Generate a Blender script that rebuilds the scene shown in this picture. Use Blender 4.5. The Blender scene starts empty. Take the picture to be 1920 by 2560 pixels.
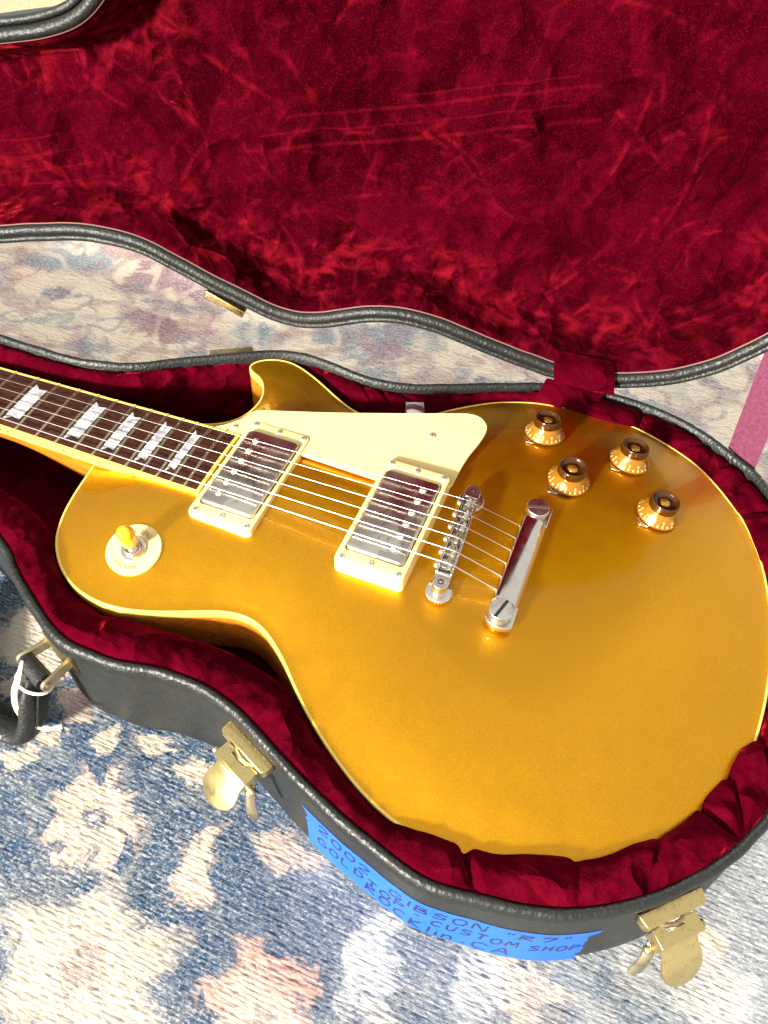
import bpy, bmesh, math, random
import numpy as np
from mathutils import Vector, Matrix, noise
from mathutils.geometry import delaunay_2d_cdt
random.seed(7)
MM = 0.001
scene = bpy.context.scene
COL = scene.collection

# ------------------------------------------------------------------ camera
cam_data = bpy.data.cameras.new('camera')
cam = bpy.data.objects.new('camera', cam_data); COL.objects.link(cam)
CAM_R = ((0.92556097, 0.37478196, 0.05362255), (-0.32622492, 0.71760673, 0.61531933), (0.19213068, -0.58700856, 0.786452))
CAM_P = (47.417, -294.58, 419.24)
cam.matrix_world = Matrix.Translation(Vector(CAM_P) * MM) @ Matrix(CAM_R).transposed().to_4x4()
cam_data.sensor_fit = 'VERTICAL'; cam_data.sensor_height = 24.0
cam_data.lens = 24.0 * 1986.4 / 2560.0
cam_data.clip_start = 0.02; cam_data.clip_end = 50
scene.camera = cam

# ------------------------------------------------------------------ world and lamps
world = bpy.data.worlds.new('World'); scene.world = world; world.use_nodes = True
bg = world.node_tree.nodes['Background']
bg.inputs[0].default_value = (0.95, 0.93, 0.90, 1); bg.inputs[1].default_value = 0.60

def area_lamp(name, az, el, dist, sx, sy, power, color, target=(0, 0, 0)):
    d = bpy.data.lights.new(name, 'AREA'); d.shape = 'RECTANGLE'; d.size = sx; d.size_y = sy
    d.energy = power; d.color = color
    o = bpy.data.objects.new(name, d); COL.objects.link(o)
    a, e = math.radians(az), math.radians(el)
    v = Vector((math.cos(a) * math.cos(e), math.sin(a) * math.cos(e), math.sin(e)))
    o.location = Vector(target) + v * dist
    o.rotation_euler = v.to_track_quat('Z', 'Y').to_euler()
    return o
# sunlight falling through the window behind the camera (hard), and the window itself (soft)
area_lamp('window_beam', 250.5, 22, 6.0, 0.60, 0.60, 1250, (1.0, 0.94, 0.83))
area_lamp('window', 235, 32, 3.0, 1.3, 1.0, 26, (1.0, 0.97, 0.93))

area_lamp('back_fill', 95, 42, 2.6, 1.6, 0.9, 100, (1.0, 0.96, 0.89), (-.15, .3, 0))  # invented fill lamp, lifts the shaded rug behind case and lid

scene.view_settings.view_transform = 'Standard'; scene.view_settings.look = 'None'
scene.view_settings.exposure = 0.55; scene.view_settings.gamma = 1.0
scene.view_settings.use_curve_mapping = False
scene.render.engine = 'CYCLES'

# ------------------------------------------------------------------ materials
def lin(c):
    return tuple((v / 12.92 if v <= 0.04045 else ((v + 0.055) / 1.055) ** 2.4) for v in c)

class NT:
    """small helper round a material's node tree"""
    def __init__(self, name):
        self.m = bpy.data.materials.new(name); self.m.use_nodes = True
        self.t = self.m.node_tree; self.b = self.t.nodes['Principled BSDF']
    def node(self, kind, **kw):
        n = self.t.nodes.new(kind)
        for k, v in kw.items(): setattr(n, k, v)
        return n
    def link(self, a, b): self.t.links.new(a, b)
    def val(self, sock, v):
        if hasattr(v, 'bl_idname') or isinstance(v, bpy.types.NodeSocket): self.link(v, sock)
        else: sock.default_value = v
    def coord(self, scale=(1, 1, 1), loc=(0, 0, 0)):
        tc = self.node('ShaderNodeTexCoord'); mp = self.node('ShaderNodeMapping')
        self.link(tc.outputs['Object'], mp.inputs[0]); mp.inputs['Scale'].default_value = scale
        mp.inputs['Location'].default_value = loc
        return mp.outputs[0]
    def noise(self, scale, detail=2, rough=.5, vec=None, kind='FBM', dist=0.0):
        n = self.node('ShaderNodeTexNoise'); n.noise_type = kind
        n.inputs['Scale'].default_value = scale; n.inputs['Detail'].default_value = detail
        n.inputs['Roughness'].default_value = rough; n.inputs['Distortion'].default_value = dist
        if vec is None: vec = self.coord()
        self.link(vec, n.inputs['Vector'])
        return n.outputs['Fac']
    def ramp(self, fac, stops, interp='LINEAR'):
        r = self.node('ShaderNodeValToRGB'); r.color_ramp.interpolation = interp
        e = r.color_ramp.elements
        while len(e) < len(stops): e.new(0.5)
        for el, (p, c) in zip(e, stops):
            el.position = p; el.color = (c, c, c, 1) if isinstance(c, (int, float)) else (*c[:3], 1)
        self.link(fac, r.inputs[0]); return r.outputs[0]
    def mix(self, fac, a, b, mode='MIX'):
        n = self.node('ShaderNodeMix', data_type='RGBA', blend_type=mode)
        self.val(n.inputs[0], fac)
        for s, v in ((n.inputs[6], a), (n.inputs[7], b)):
            if isinstance(v, tuple): s.default_value = (*v[:3], 1)
            else: self.link(v, s)
        return n.outputs[2]
    def math(self, op, a, b=0.0, c=0.0):
        n = self.node('ShaderNodeMath', operation=op)
        self.val(n.inputs[0], a); self.val(n.inputs[1], b); self.val(n.inputs[2], c)
        return n.outputs[0]
    def bump(self, h, strength=.3, dist=.001, normal=None):
        n = self.node('ShaderNodeBump'); n.inputs['Strength'].default_value = strength
        n.inputs['Distance'].default_value = dist; self.link(h, n.inputs['Height'])
        if normal is not None: self.link(normal, n.inputs['Normal'])
        self.link(n.outputs[0], self.b.inputs['Normal']); return n.outputs[0]
    def set(self, **kw):
        names = dict(color='Base Color', metal='Metallic', rough='Roughness', coat='Coat Weight', coat_rough='Coat Roughness',
                     sheen='Sheen Weight', sheen_rough='Sheen Roughness', sheen_tint='Sheen Tint', spec='Specular IOR Level',
                     trans='Transmission Weight', sss='Subsurface Weight', ior='IOR', sss_r='Subsurface Radius', sss_s='Subsurface Scale', aniso='Anisotropic')
        for k, v in kw.items():
            s = self.b.inputs[names[k]]
            if isinstance(v, tuple) and len(v) == 3 and s.type == 'RGBA': v = (*v, 1)
            self.val(s, v)
        return self

def simple(name, color, rough=.5, metal=0, **kw):
    t = NT(name); t.set(color=color, rough=rough, metal=metal, **kw); return t.m

def m_gold():
    t = NT('gold_paint')
    fl = t.noise(2600, 1, .5); cloud = t.noise(9, 2, .5)
    c = t.ramp(fl, [(.30, (.58, .264, .0012)), (.52, (.73, .336, .0016)), (.72, (.90, .455, .006))])
    c = t.mix(t.ramp(cloud, [(.35, 0.0), (.7, .18)]), c, (.52, .228, .001))
    dust = t.math('MULTIPLY', t.ramp(t.noise(850, 2, .7), [(.74, 0.0), (.80, .8)]), t.ramp(t.noise(12, 2, .5), [(.42, 0.0), (.60, 1.0)]))
    c = t.mix(dust, c, (.85, .70, .40))
    t.set(color=c, metal=t.math('SUBTRACT', .95, t.math('MULTIPLY', dust, .7)), rough=t.ramp(t.noise(70, 3, .6), [(.3, .34), (.7, .40)]), coat=.6, coat_rough=t.ramp(t.noise(45, 4, .7), [(.35, .015), (.75, .05)]))
    t.b.inputs['Coat IOR'].default_value = 1.4
    sp = t.noise(1500, 1, .5)
    t.bump(sp, .14, .0005)
    return t.m
def m_cream(name, c, rough=.28):
    t = NT(name)
    n = t.noise(40, 3, .6)
    t.set(color=t.mix(t.ramp(n, [(.35, 0.0), (.75, .35)]), c, tuple(v * .86 for v in c)), rough=rough, coat=.4, coat_rough=.1, spec=.4)
    return t.m
def m_nickel(name='aged_nickel', base=(.78, .74, .66), r0=.14, r1=.34, dark=(.46, .42, .35)):
    t = NT(name)
    n = t.noise(120, 4, .62, dist=.6); n2 = t.noise(900, 2, .5)
    c = t.mix(t.ramp(n, [(.50, 0.0), (.68, .75)]), base, dark)
    t.set(color=c, metal=1.0, rough=t.ramp(n, [(.3, r0), (.75, r1)]))
    t.bump(n2, .05, .0003)
    return t.m
def m_cover():
    t = NT('pickup_cover_nickel')
    n = t.noise(55, 3, .55, dist=1.2); n2 = t.noise(700, 3, .6); sm = t.noise(28, 2, .5, dist=.8)
    c = t.mix(t.ramp(n, [(.56, 0.0), (.60, .62), (.70, .7)]), (.76, .72, .62), (.42, .39, .33))
    c = t.mix(t.ramp(n2, [(.60, 0.0), (.72, .5)]), c, (.78, .72, .58))
    t.set(color=c, metal=1.0, rough=t.ramp(sm, [(.35, .22), (.65, .40)]))
    t.bump(n2, .06, .0003)
    return t.m
def m_rosewood():
    t = NT('rosewood')
    v = t.coord((14, 420, 420)); g = t.noise(3.0, 4, .65, v)
    v2 = t.coord((60, 1500, 1500)); p = t.noise(1.0, 2, .5, v2)
    c = t.ramp(g, [(.25, (.012, .004, .0025)), (.5, (.040, .011, .006)), (.68, (.085, .026, .013)), (.82, (.15, .05, .025))])
    t.set(color=t.mix(t.ramp(p, [(.36, .85), (.46, 0.0)]), c, (.008, .003, .002)), rough=.5, spec=.18)
    t.bump(p, .35, .0004)
    return t.m
def m_mahogany():
    t = NT('stained_mahogany')
    v = t.coord((18, 300, 300)); g = t.noise(2.0, 4, .6, v)
    c = t.ramp(g, [(.3, (.30, .075, .006)), (.55, (.50, .155, .010)), (.75, (.66, .24, .020))])
    t.set(color=c, rough=.35, coat=.8, coat_rough=.06)
    return t.m
def m_pearl():
    t = NT('pearloid')
    n = t.noise(160, 3, .55, dist=1.6)
    c = t.ramp(n, [(.32, (.24, .235, .25)), (.5, (.42, .415, .43)), (.68, (.60, .60, .62))])
    t.set(color=c, rough=.22, coat=.6, coat_rough=.05)
    return t.m
def m_velvet(name='crimson_velvet', streaks=False):
    t = NT(name); k = .48 if streaks else .85
    bn = t.node('ShaderNodeAttribute', attribute_name='bunch').outputs['Fac']
    # creased facets of crushed pile, their sheen painted in as lighter red
    tc = t.node('ShaderNodeTexCoord')
    def warped(scale, amp, seed):
        n = t.node('ShaderNodeTexNoise'); n.inputs['Scale'].default_value = scale; n.inputs['Detail'].default_value = 2; n.inputs['Roughness'].default_value = .5
        mp = t.node('ShaderNodeMapping'); mp.inputs['Location'].default_value = (seed, seed * .7, seed * .3); t.link(tc.outputs['Object'], mp.inputs[0])
        t.link(mp.outputs[0], n.inputs['Vector'])
        a = t.node('ShaderNodeVectorMath', operation='MULTIPLY_ADD'); t.link(n.outputs['Color'], a.inputs[0]); a.inputs[1].default_value = (amp, amp, amp); t.link(mp.outputs[0], a.inputs[2])
        return a.outputs[0]
    def facets(scale, vec):
        v = t.node('ShaderNodeTexVoronoi'); v.inputs['Scale'].default_value = scale; v.inputs['Randomness'].default_value = 1; t.link(vec, v.inputs['Vector'])
        e = t.node('ShaderNodeTexVoronoi', feature='DISTANCE_TO_EDGE'); e.inputs['Scale'].default_value = scale; t.link(vec, e.inputs['Vector'])
        sp = t.node('ShaderNodeSeparateColor'); t.link(v.outputs['Color'], sp.inputs[0])
        return sp.outputs[0], e.outputs['Distance']
    v1 = warped(13, .055, 0.0); v2 = warped(30, .026, 4.0)
    f1, e1 = facets(15, v1); f2, e2 = facets(34, v2)
    def cone(scale, vec):
        v = t.node('ShaderNodeTexVoronoi'); v.inputs['Scale'].default_value = scale; t.link(vec, v.inputs['Vector']); return v.outputs['Distance']
    h1 = cone(13, warped(18, .07, 7.0)); h2 = cone(31, warped(40, .035, 2.0)); h3 = cone(80, warped(90, .012, 5.0))
    big = t.noise(7, 3, .55); mid = t.noise(60, 4, .62, dist=.6)
    fine = t.noise(820, 3, .75); fuzz = t.noise(900, 2, .55)
    c = t.ramp(big, [(.30, tuple(k * q for q in (.020, .0002, .0022))), (.60, tuple(k * q for q in (.046, .0004, .0042)))])
    c = t.mix(t.ramp(f1, [(.25, 0.0), (1.0, .34)]), c, tuple(k * q for q in (.115, .0010, .0100)))
    c = t.mix(t.ramp(f2, [(.45, 0.0), (1.0, .20)]), c, tuple(k * q for q in (.140, .0014, .0125)))
    # breaks in the painted bright creases, so that they come and go
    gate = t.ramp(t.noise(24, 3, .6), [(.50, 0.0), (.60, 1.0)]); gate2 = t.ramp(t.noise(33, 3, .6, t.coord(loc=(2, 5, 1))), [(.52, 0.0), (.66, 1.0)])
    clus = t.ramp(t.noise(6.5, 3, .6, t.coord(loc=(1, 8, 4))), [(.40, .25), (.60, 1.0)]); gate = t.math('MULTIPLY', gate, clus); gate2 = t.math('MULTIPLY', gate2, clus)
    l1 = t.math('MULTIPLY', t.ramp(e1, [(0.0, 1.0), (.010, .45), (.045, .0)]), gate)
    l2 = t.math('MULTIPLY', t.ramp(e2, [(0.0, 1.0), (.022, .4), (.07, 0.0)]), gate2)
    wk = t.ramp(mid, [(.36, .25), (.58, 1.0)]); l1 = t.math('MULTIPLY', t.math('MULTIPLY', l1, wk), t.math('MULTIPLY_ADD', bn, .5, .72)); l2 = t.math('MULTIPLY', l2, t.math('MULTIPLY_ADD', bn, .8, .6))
    q = 1.0 if streaks else .75
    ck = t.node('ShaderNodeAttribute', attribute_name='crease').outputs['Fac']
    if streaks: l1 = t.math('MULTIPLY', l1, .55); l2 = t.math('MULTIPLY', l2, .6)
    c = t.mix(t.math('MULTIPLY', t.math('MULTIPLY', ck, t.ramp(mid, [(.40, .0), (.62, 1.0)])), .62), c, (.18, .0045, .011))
    c = t.mix(l1, c, (.165 * q, .004 * q, .011 * q))  # sheen along the crease ridges, put into the colour
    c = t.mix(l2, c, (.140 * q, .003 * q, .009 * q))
    c = t.mix(t.math('MULTIPLY', t.math('MULTIPLY', bn, t.ramp(t.noise(40, 3, .6, dist=1.5), [(.48, 0.0), (.68, 1.0)])), .6), c, (.15 * q, .004 * q, .010 * q))
    c = t.mix(t.ramp(mid, [(.52, 0.0), (.78, .45)]), c, (.095, .0012, .008))
    if streaks:   # lines pressed into the pile by the strings
        sx = t.node('ShaderNodeSeparateXYZ'); t.link(tc.outputs['Object'], sx.inputs[0])
        wob = t.math('MULTIPLY_ADD', t.noise(9, 3, .6), .012, -.006)
        y = t.math('ADD', sx.outputs[1], wob)
        tot = None
        for (yc, x0, x1, wd) in ((-.0035, -.165, .045, .0016), (.0065, -.185, .03, .0010), (.0165, -.20, .045, .0020), (-.010, -.08, .03, .0010),
                                 (-.007, -.42, -.335, .0009), (.004, -.42, -.325, .0009), (.0145, -.42, -.315, .0010), (.024, -.42, -.31, .0011)):
            d = t.math('ABSOLUTE', t.math('SUBTRACT', y, yc))
            a = t.math('SUBTRACT', 1.0, t.math('DIVIDE', d, wd)); a.node.use_clamp = True
            gx = t.math('MULTIPLY', t.math('GREATER_THAN', sx.outputs[0], x0), t.math('LESS_THAN', sx.outputs[0], x1))
            a = t.math('MULTIPLY', a, gx)
            tot = a if tot is None else t.math('MAXIMUM', tot, a)
        brk = t.ramp(t.noise(45, 4, .7), [(.30, 0.15), (.66, 1.0)])
        c = t.mix(t.math('MULTIPLY', t.math('MULTIPLY', tot, brk), .45), c, (.13, .003, .009))
    c = t.mix(t.ramp(fine, [(.54, 0.0), (.72, .55)]), c, (.115 * q, .003 * q, .008 * q))
    c = t.mix(t.ramp(fine, [(.28, .6), (.44, 0.0)]), c, (.010, .0001, .001))
    t.set(color=c, rough=.9, spec=.0, sheen=.16, sheen_rough=.25, sheen_tint=(1.0, .03, .06))
    h = t.math('ADD', t.math('MULTIPLY', h1, .026), t.math('ADD', t.math('MULTIPLY', h2, .0085), t.math('ADD', t.math('MULTIPLY', h3, .0009), t.math('ADD', t.math('MULTIPLY', mid, .0009), t.math('MULTIPLY', fuzz, .00045)))))
    t.bump(h, 1.0, 1.0)
    return t.m
def m_leather(name='black_leatherette', c=(.010, .011, .010), rough=.40, scale=620, strength=.5):
    t = NT(name)
    vo = t.node('ShaderNodeTexVoronoi'); vo.feature = 'F1'; vo.inputs['Scale'].default_value = scale
    t.link(t.coord(), vo.inputs['Vector'])
    n = t.noise(scale * .45, 3, .6); big = t.noise(14, 2, .5)
    t.set(color=t.mix(t.ramp(n, [(.4, 0.0), (.8, .6)]), c, tuple(v * 2.0 for v in c)), rough=t.ramp(big, [(.3, rough - .06), (.7, rough + .1)]), spec=.42)
    h = t.math('ADD', t.math('MULTIPLY', vo.outputs['Distance'], .8), t.math('MULTIPLY', n, .6))
    t.bump(h, strength, .0009)
    return t.m
def m_brass(name, base, r=.28, spot=.5):
    t = NT(name)
    n = t.noise(260, 4, .65); n2 = t.noise(60, 2, .5)
    c = t.mix(t.ramp(n, [(.52, 0.0), (.72, spot)]), base, tuple(v * .42 for v in base))
    t.set(color=c, metal=1.0, rough=t.ramp(n2, [(.3, r - .06), (.7, r + .14)]))
    t.bump(n, .16, .0005)
    return t.m
def m_tape():
    t = NT('blue_paper_tape')
    v = t.coord((300, 300, 2400)); n = t.noise(1.5, 3, .6, v); b = t.noise(60, 2, .5)
    c = t.mix(t.ramp(b, [(.3, 0.0), (.7, .5)]), (.012, .082, .43), (.020, .105, .50))
    t.set(color=c, rough=.6, spec=.25)
    t.bump(n, .25, .0003)
    return t.m
def m_strap():
    t = NT('rose_webbing')
    n = t.noise(500, 2, .5)
    t.set(color=t.ramp(n, [(.3, (.066, .010, .028)), (.7, (.112, .020, .050))]), rough=.7, spec=.2, sheen=.3, sheen_tint=(1, .6, .7))
    return t.m

M = dict(
    gold=m_gold(), binding=m_cream('aged_binding', (.80, .56, .10)), cream=m_cream('cream_plastic', (.80, .65, .275)),
    plate=m_cream('cream_plate', (.78, .62, .23), .35), nickel=m_nickel(), cover=m_cover(), rosewood=m_rosewood(), mahogany=m_mahogany(), pearl=m_pearl(),
    velvet=m_velvet(), velvet_lid=m_velvet('crimson_velvet_lid', True), leather=m_leather(scale=460, rough=.48, strength=.5, c=(.0065, .0072, .0066)), leather_side=m_leather('grey_black_leatherette', (.009, .0100, .0094), .46, 420, .45),
    brass=m_brass('antique_brass', (.72, .56, .24), .22), brass_dull=m_brass('dull_brass', (.50, .42, .27), .34, .7),
    tape=m_tape(), ink=simple('marker_ink', (.010, .010, .050), .5), strap=m_strap(),
    steel=simple('string_steel', (.62, .60, .55), .28, 1.0), fret=simple('fret_wire', (.60, .52, .36), .30, 1.0),
    slot=simple('screw_slot', (.12, .10, .075), .6, .3), screw=simple('screw_nickel', (.78, .74, .63), .42, .75), dark=simple('shadow_gap', (.01, .009, .008), .6), dot=simple('side_dot', (.03, .015, .01), .4),
    amber=simple('amber_knob_skirt', (.27, .110, .0005), .22, .35, coat=.8, coat_rough=.02),
    amber_dark=simple('amber_knob_cup', (.042, .013, .0008), .16, .15, spec=.4, coat=.3),
    amber_dot=simple('amber_knob_centre', (.50, .24, .02), .2, .8, coat=1.0),
    numeral=simple('pale_gold_print', (.60, .48, .18), .4), gilt=simple('gilt_print', (.09, .05, .008), .5),
    tip=simple('amber_switch_tip', (.90, .46, .012), .16, coat=.6, sss=.25, sss_s=.004, sss_r=(1.0, .45, .08)),
    cord=simple('white_cord', (.80, .74, .60), .8), gasket=simple('pale_selvedge', (.16, .075, .06), .8),
)

# ------------------------------------------------------------------ mesh helpers (millimetres)
def obj(name, data, parent=None, loc=None):
    o = bpy.data.objects.new(name, data); COL.objects.link(o)
    if parent is not None:
        o.parent = parent
        if parent.type == 'EMPTY': o.matrix_parent_inverse = Matrix.Translation(-parent.location)
    return o
def mk(name, verts, faces, mat, parent=None, smooth=True, bevel=0, seg=2, angle=35):
    me = bpy.data.meshes.new(name)
    me.from_pydata([(v[0] * MM, v[1] * MM, v[2] * MM) for v in verts], [], [tuple(f) for f in faces])
    me.materials.append(mat); me.update()
    bm = bmesh.new(); bm.from_mesh(me); bmesh.ops.recalc_face_normals(bm, faces=bm.faces); bm.to_mesh(me); bm.free()
    if smooth:
        me.polygons.foreach_set('use_smooth', [True] * len(me.polygons))
        try: me.set_sharp_from_angle(angle=math.radians(angle))
        except Exception: pass
    o = obj(name, me, parent)
    if bevel:
        b = o.modifiers.new('bevel', 'BEVEL'); b.width = bevel * MM; b.segments = seg; b.limit_method = 'ANGLE'; b.angle_limit = math.radians(40)
        b.harden_normals = False
    return o
class MB:
    def __init__(s): s.v = []; s.f = []
    def add(s, vs, fs, M4=None):
        k = len(s.v)
        if M4 is not None: vs = [tuple(M4 @ Vector(v)) for v in vs]
        s.v += [tuple(v) for v in vs]; s.f += [tuple(i + k for i in f) for f in fs]; return s
    def box(s, x0, x1, y0, y1, z0, z1, M4=None):
        vs = [(x, y, z) for z in (z0, z1) for y in (y0, y1) for x in (x0, x1)]
        return s.add(vs, [(0, 2, 3, 1), (4, 5, 7, 6), (0, 1, 5, 4), (2, 6, 7, 3), (0, 4, 6, 2), (1, 3, 7, 5)], M4)
    def lathe(s, prof, n=32, M4=None, closed_ends=True):
        vs = []; fs = []
        for r, z in prof:
            for i in range(n):
                a = 2 * math.pi * i / n; vs.append((r * math.cos(a), r * math.sin(a), z))
        for k in range(len(prof) - 1):
            for i in range(n): fs.append((k * n + i, k * n + (i + 1) % n, (k + 1) * n + (i + 1) % n, (k + 1) * n + i))
        if closed_ends:
            if prof[0][0] > 1e-6: fs.append(tuple(reversed(range(n))))
            if prof[-1][0] > 1e-6: fs.append(tuple((len(prof) - 1) * n + i for i in range(n)))
        return s.add(vs, fs, M4)
    def prism(s, poly, z0, z1, M4=None):
        n = len(poly)
        zz0 = z0 if callable(z0) else (lambda x, y: z0); zz1 = z1 if callable(z1) else (lambda x, y: z1)
        vs = [(x, y, zz0(x, y)) for x, y in poly] + [(x, y, zz1(x, y)) for x, y in poly]
        fs = [tuple(reversed(range(n))), tuple(range(n, 2 * n))] + [(i, (i + 1) % n, n + (i + 1) % n, n + i) for i in range(n)]
        return s.add(vs, fs, M4)
    def tube(s, pts, rad, n=10, caps=True, M4=None):
        pts = [Vector(p) for p in pts]; rr = rad if isinstance(rad, (list, tuple)) else [rad] * len(pts)
        t0 = (pts[1] - pts[0]).normalized(); ref = Vector((0, 0, 1)) if abs(t0.z) < .9 else Vector((1, 0, 0))
        u = t0.cross(ref).normalized(); vs = []; fs = []
        for i, p in enumerate(pts):
            t = (pts[min(i + 1, len(pts) - 1)] - pts[max(i - 1, 0)]).normalized()
            u = (u - t * u.dot(t)).normalized(); w = t.cross(u)
            r = rr[i]; ra, rb = r if isinstance(r, tuple) else (r, r)
            for k in range(n):
                a = 2 * math.pi * k / n; vs.append(tuple(p + u * math.cos(a) * ra + w * math.sin(a) * rb))
        for i in range(len(pts) - 1):
            for k in range(n): fs.append((i * n + k, i * n + (k + 1) % n, (i + 1) * n + (k + 1) % n, (i + 1) * n + k))
        if caps: fs.append(tuple(reversed(range(n)))); fs.append(tuple((len(pts) - 1) * n + k for k in range(n)))
        return s.add(vs, fs, M4)
    def build(s, name, mat, parent=None, **kw): return mk(name, s.v, s.f, mat, parent, **kw)
def TR(x, y, z, rz=0, rx=0, ry=0):
    return Matrix.Translation((x, y, z)) @ Matrix.Rotation(math.radians(rz), 4, 'Z') @ Matrix.Rotation(math.radians(ry), 4, 'Y') @ Matrix.Rotation(math.radians(rx), 4, 'X')
def rrect(hx, hy, r, n=5):
    out = []
    for cx, cy, a0 in ((hx - r, hy - r, 0), (-hx + r, hy - r, 90), (-hx + r, -hy + r, 180), (hx - r, -hy + r, 270)):
        for k in range(n + 1):
            a = math.radians(a0 + 90 * k / n); out.append((cx + r * math.cos(a), cy + r * math.sin(a)))
    return out
def cr(P, closed, n):
    P = np.asarray(P, float); m = len(P); out = []
    for i in range(m if closed else m - 1):
        g = (lambda k: P[k % m]) if closed else (lambda k: P[min(max(k, 0), m - 1)])
        p0, p1, p2, p3 = g(i - 1), g(i), g(i + 1), g(i + 2)
        for t in np.arange(n) / n:
            out.append(.5 * (2 * p1 + (p2 - p0) * t + (2 * p0 - 5 * p1 + 4 * p2 - p3) * t * t + (3 * p1 - p0 - 3 * p2 + p3) * t ** 3))
    if not closed: out.append(P[-1])
    return np.array(out)
def resample(P, step):
    """closed polyline at even spacing"""
    Q = np.vstack([P, P[:1]]); d = np.r_[0, np.cumsum(np.linalg.norm(np.diff(Q, axis=0), axis=1))]
    n = int(d[-1] / step); s = np.linspace(0, d[-1], n, endpoint=False)
    return np.c_[[np.interp(s, d, Q[:, k]) for k in range(Q.shape[1])]].T
def normals(P):
    """outward normals of a counter-clockwise closed polyline"""
    t = np.roll(P, -1, 0) - np.roll(P, 1, 0); t /= np.linalg.norm(t, axis=1)[:, None]
    return np.c_[t[:, 1], -t[:, 0]]
def inside(poly, X, Y):
    c = np.zeros(X.shape, bool); n = len(poly); j = n - 1
    for i in range(n):
        xi, yi = poly[i]; xj, yj = poly[j]
        if yi != yj:
            k = ((yi > Y) != (yj > Y)) & (X < (xj - xi) * (Y - yi) / (yj - yi) + xi); c ^= k
        j = i
    return c
def edge_dist(poly, P):
    a = poly; b = np.roll(poly, -1, 0); ab = b - a; L = (ab * ab).sum(1); out = np.empty(len(P))
    for k in range(0, len(P), 2000):
        p = P[k:k + 2000, None, :]; t = np.clip(((p - a) * ab).sum(2) / L, 0, 1)
        out[k:k + 2000] = np.sqrt((((a + t[..., None] * ab) - p) ** 2).sum(2).min(1))
    return out
def fill(loops_xy, interior):
    """constrained triangulation: outline plus interior points -> (points, triangles)"""
    n = len(loops_xy); vs = [Vector((float(x), float(y))) for x, y in loops_xy] + [Vector((float(x), float(y))) for x, y in interior]
    es = [(i, (i + 1) % n) for i in range(n)]
    r = delaunay_2d_cdt(vs, es, [], 1, 1e-5)
    return np.array([tuple(v) for v in r[0]]), r[2]
def grid_pts(poly, step, margin):
    x0, y0 = poly.min(0); x1, y1 = poly.max(0); pts = []
    for k, y in enumerate(np.arange(y0, y1, step * .866)):
        pts.append(np.c_[np.arange(x0 + (k % 2) * step / 2, x1, step), np.full(len(np.arange(x0 + (k % 2) * step / 2, x1, step)), y)])
    P = np.vstack(pts); P = P[inside(poly, P[:, 0], P[:, 1])]
    return P[edge_dist(poly, P) > margin]
def sweep(name, loop, nrm, prof, mat, parent=None, close=True, z0=0, smooth_angle=60):
    """loop swept with a profile of (offset along the outward normal, z)"""
    n = len(loop); vs = []; fs = []
    for o, z in prof:
        P = loop + nrm * o; vs += [(x, y, z + z0) for x, y in P]
    for k in range(len(prof) - 1):
        for i in range(n if close else n - 1):
            j = (i + 1) % n; fs.append((k * n + i, k * n + j, (k + 1) * n + j, (k + 1) * n + i))
    return mk(name, vs, fs, mat, parent, angle=smooth_angle)
def tag(o, label, cat, group=None):
    o['label'] = label; o['category'] = cat
    if group: o['group'] = group
    return o
def empty(name, loc=(0, 0, 0)):
    o = bpy.data.objects.new(name, None); COL.objects.link(o); o.location = Vector(loc) * MM; o.empty_display_size = .02; return o
def smooth01(t): t = np.clip(t, 0, 1); return t * t * (3 - 2 * t)

FLOOR = -85.0

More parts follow.
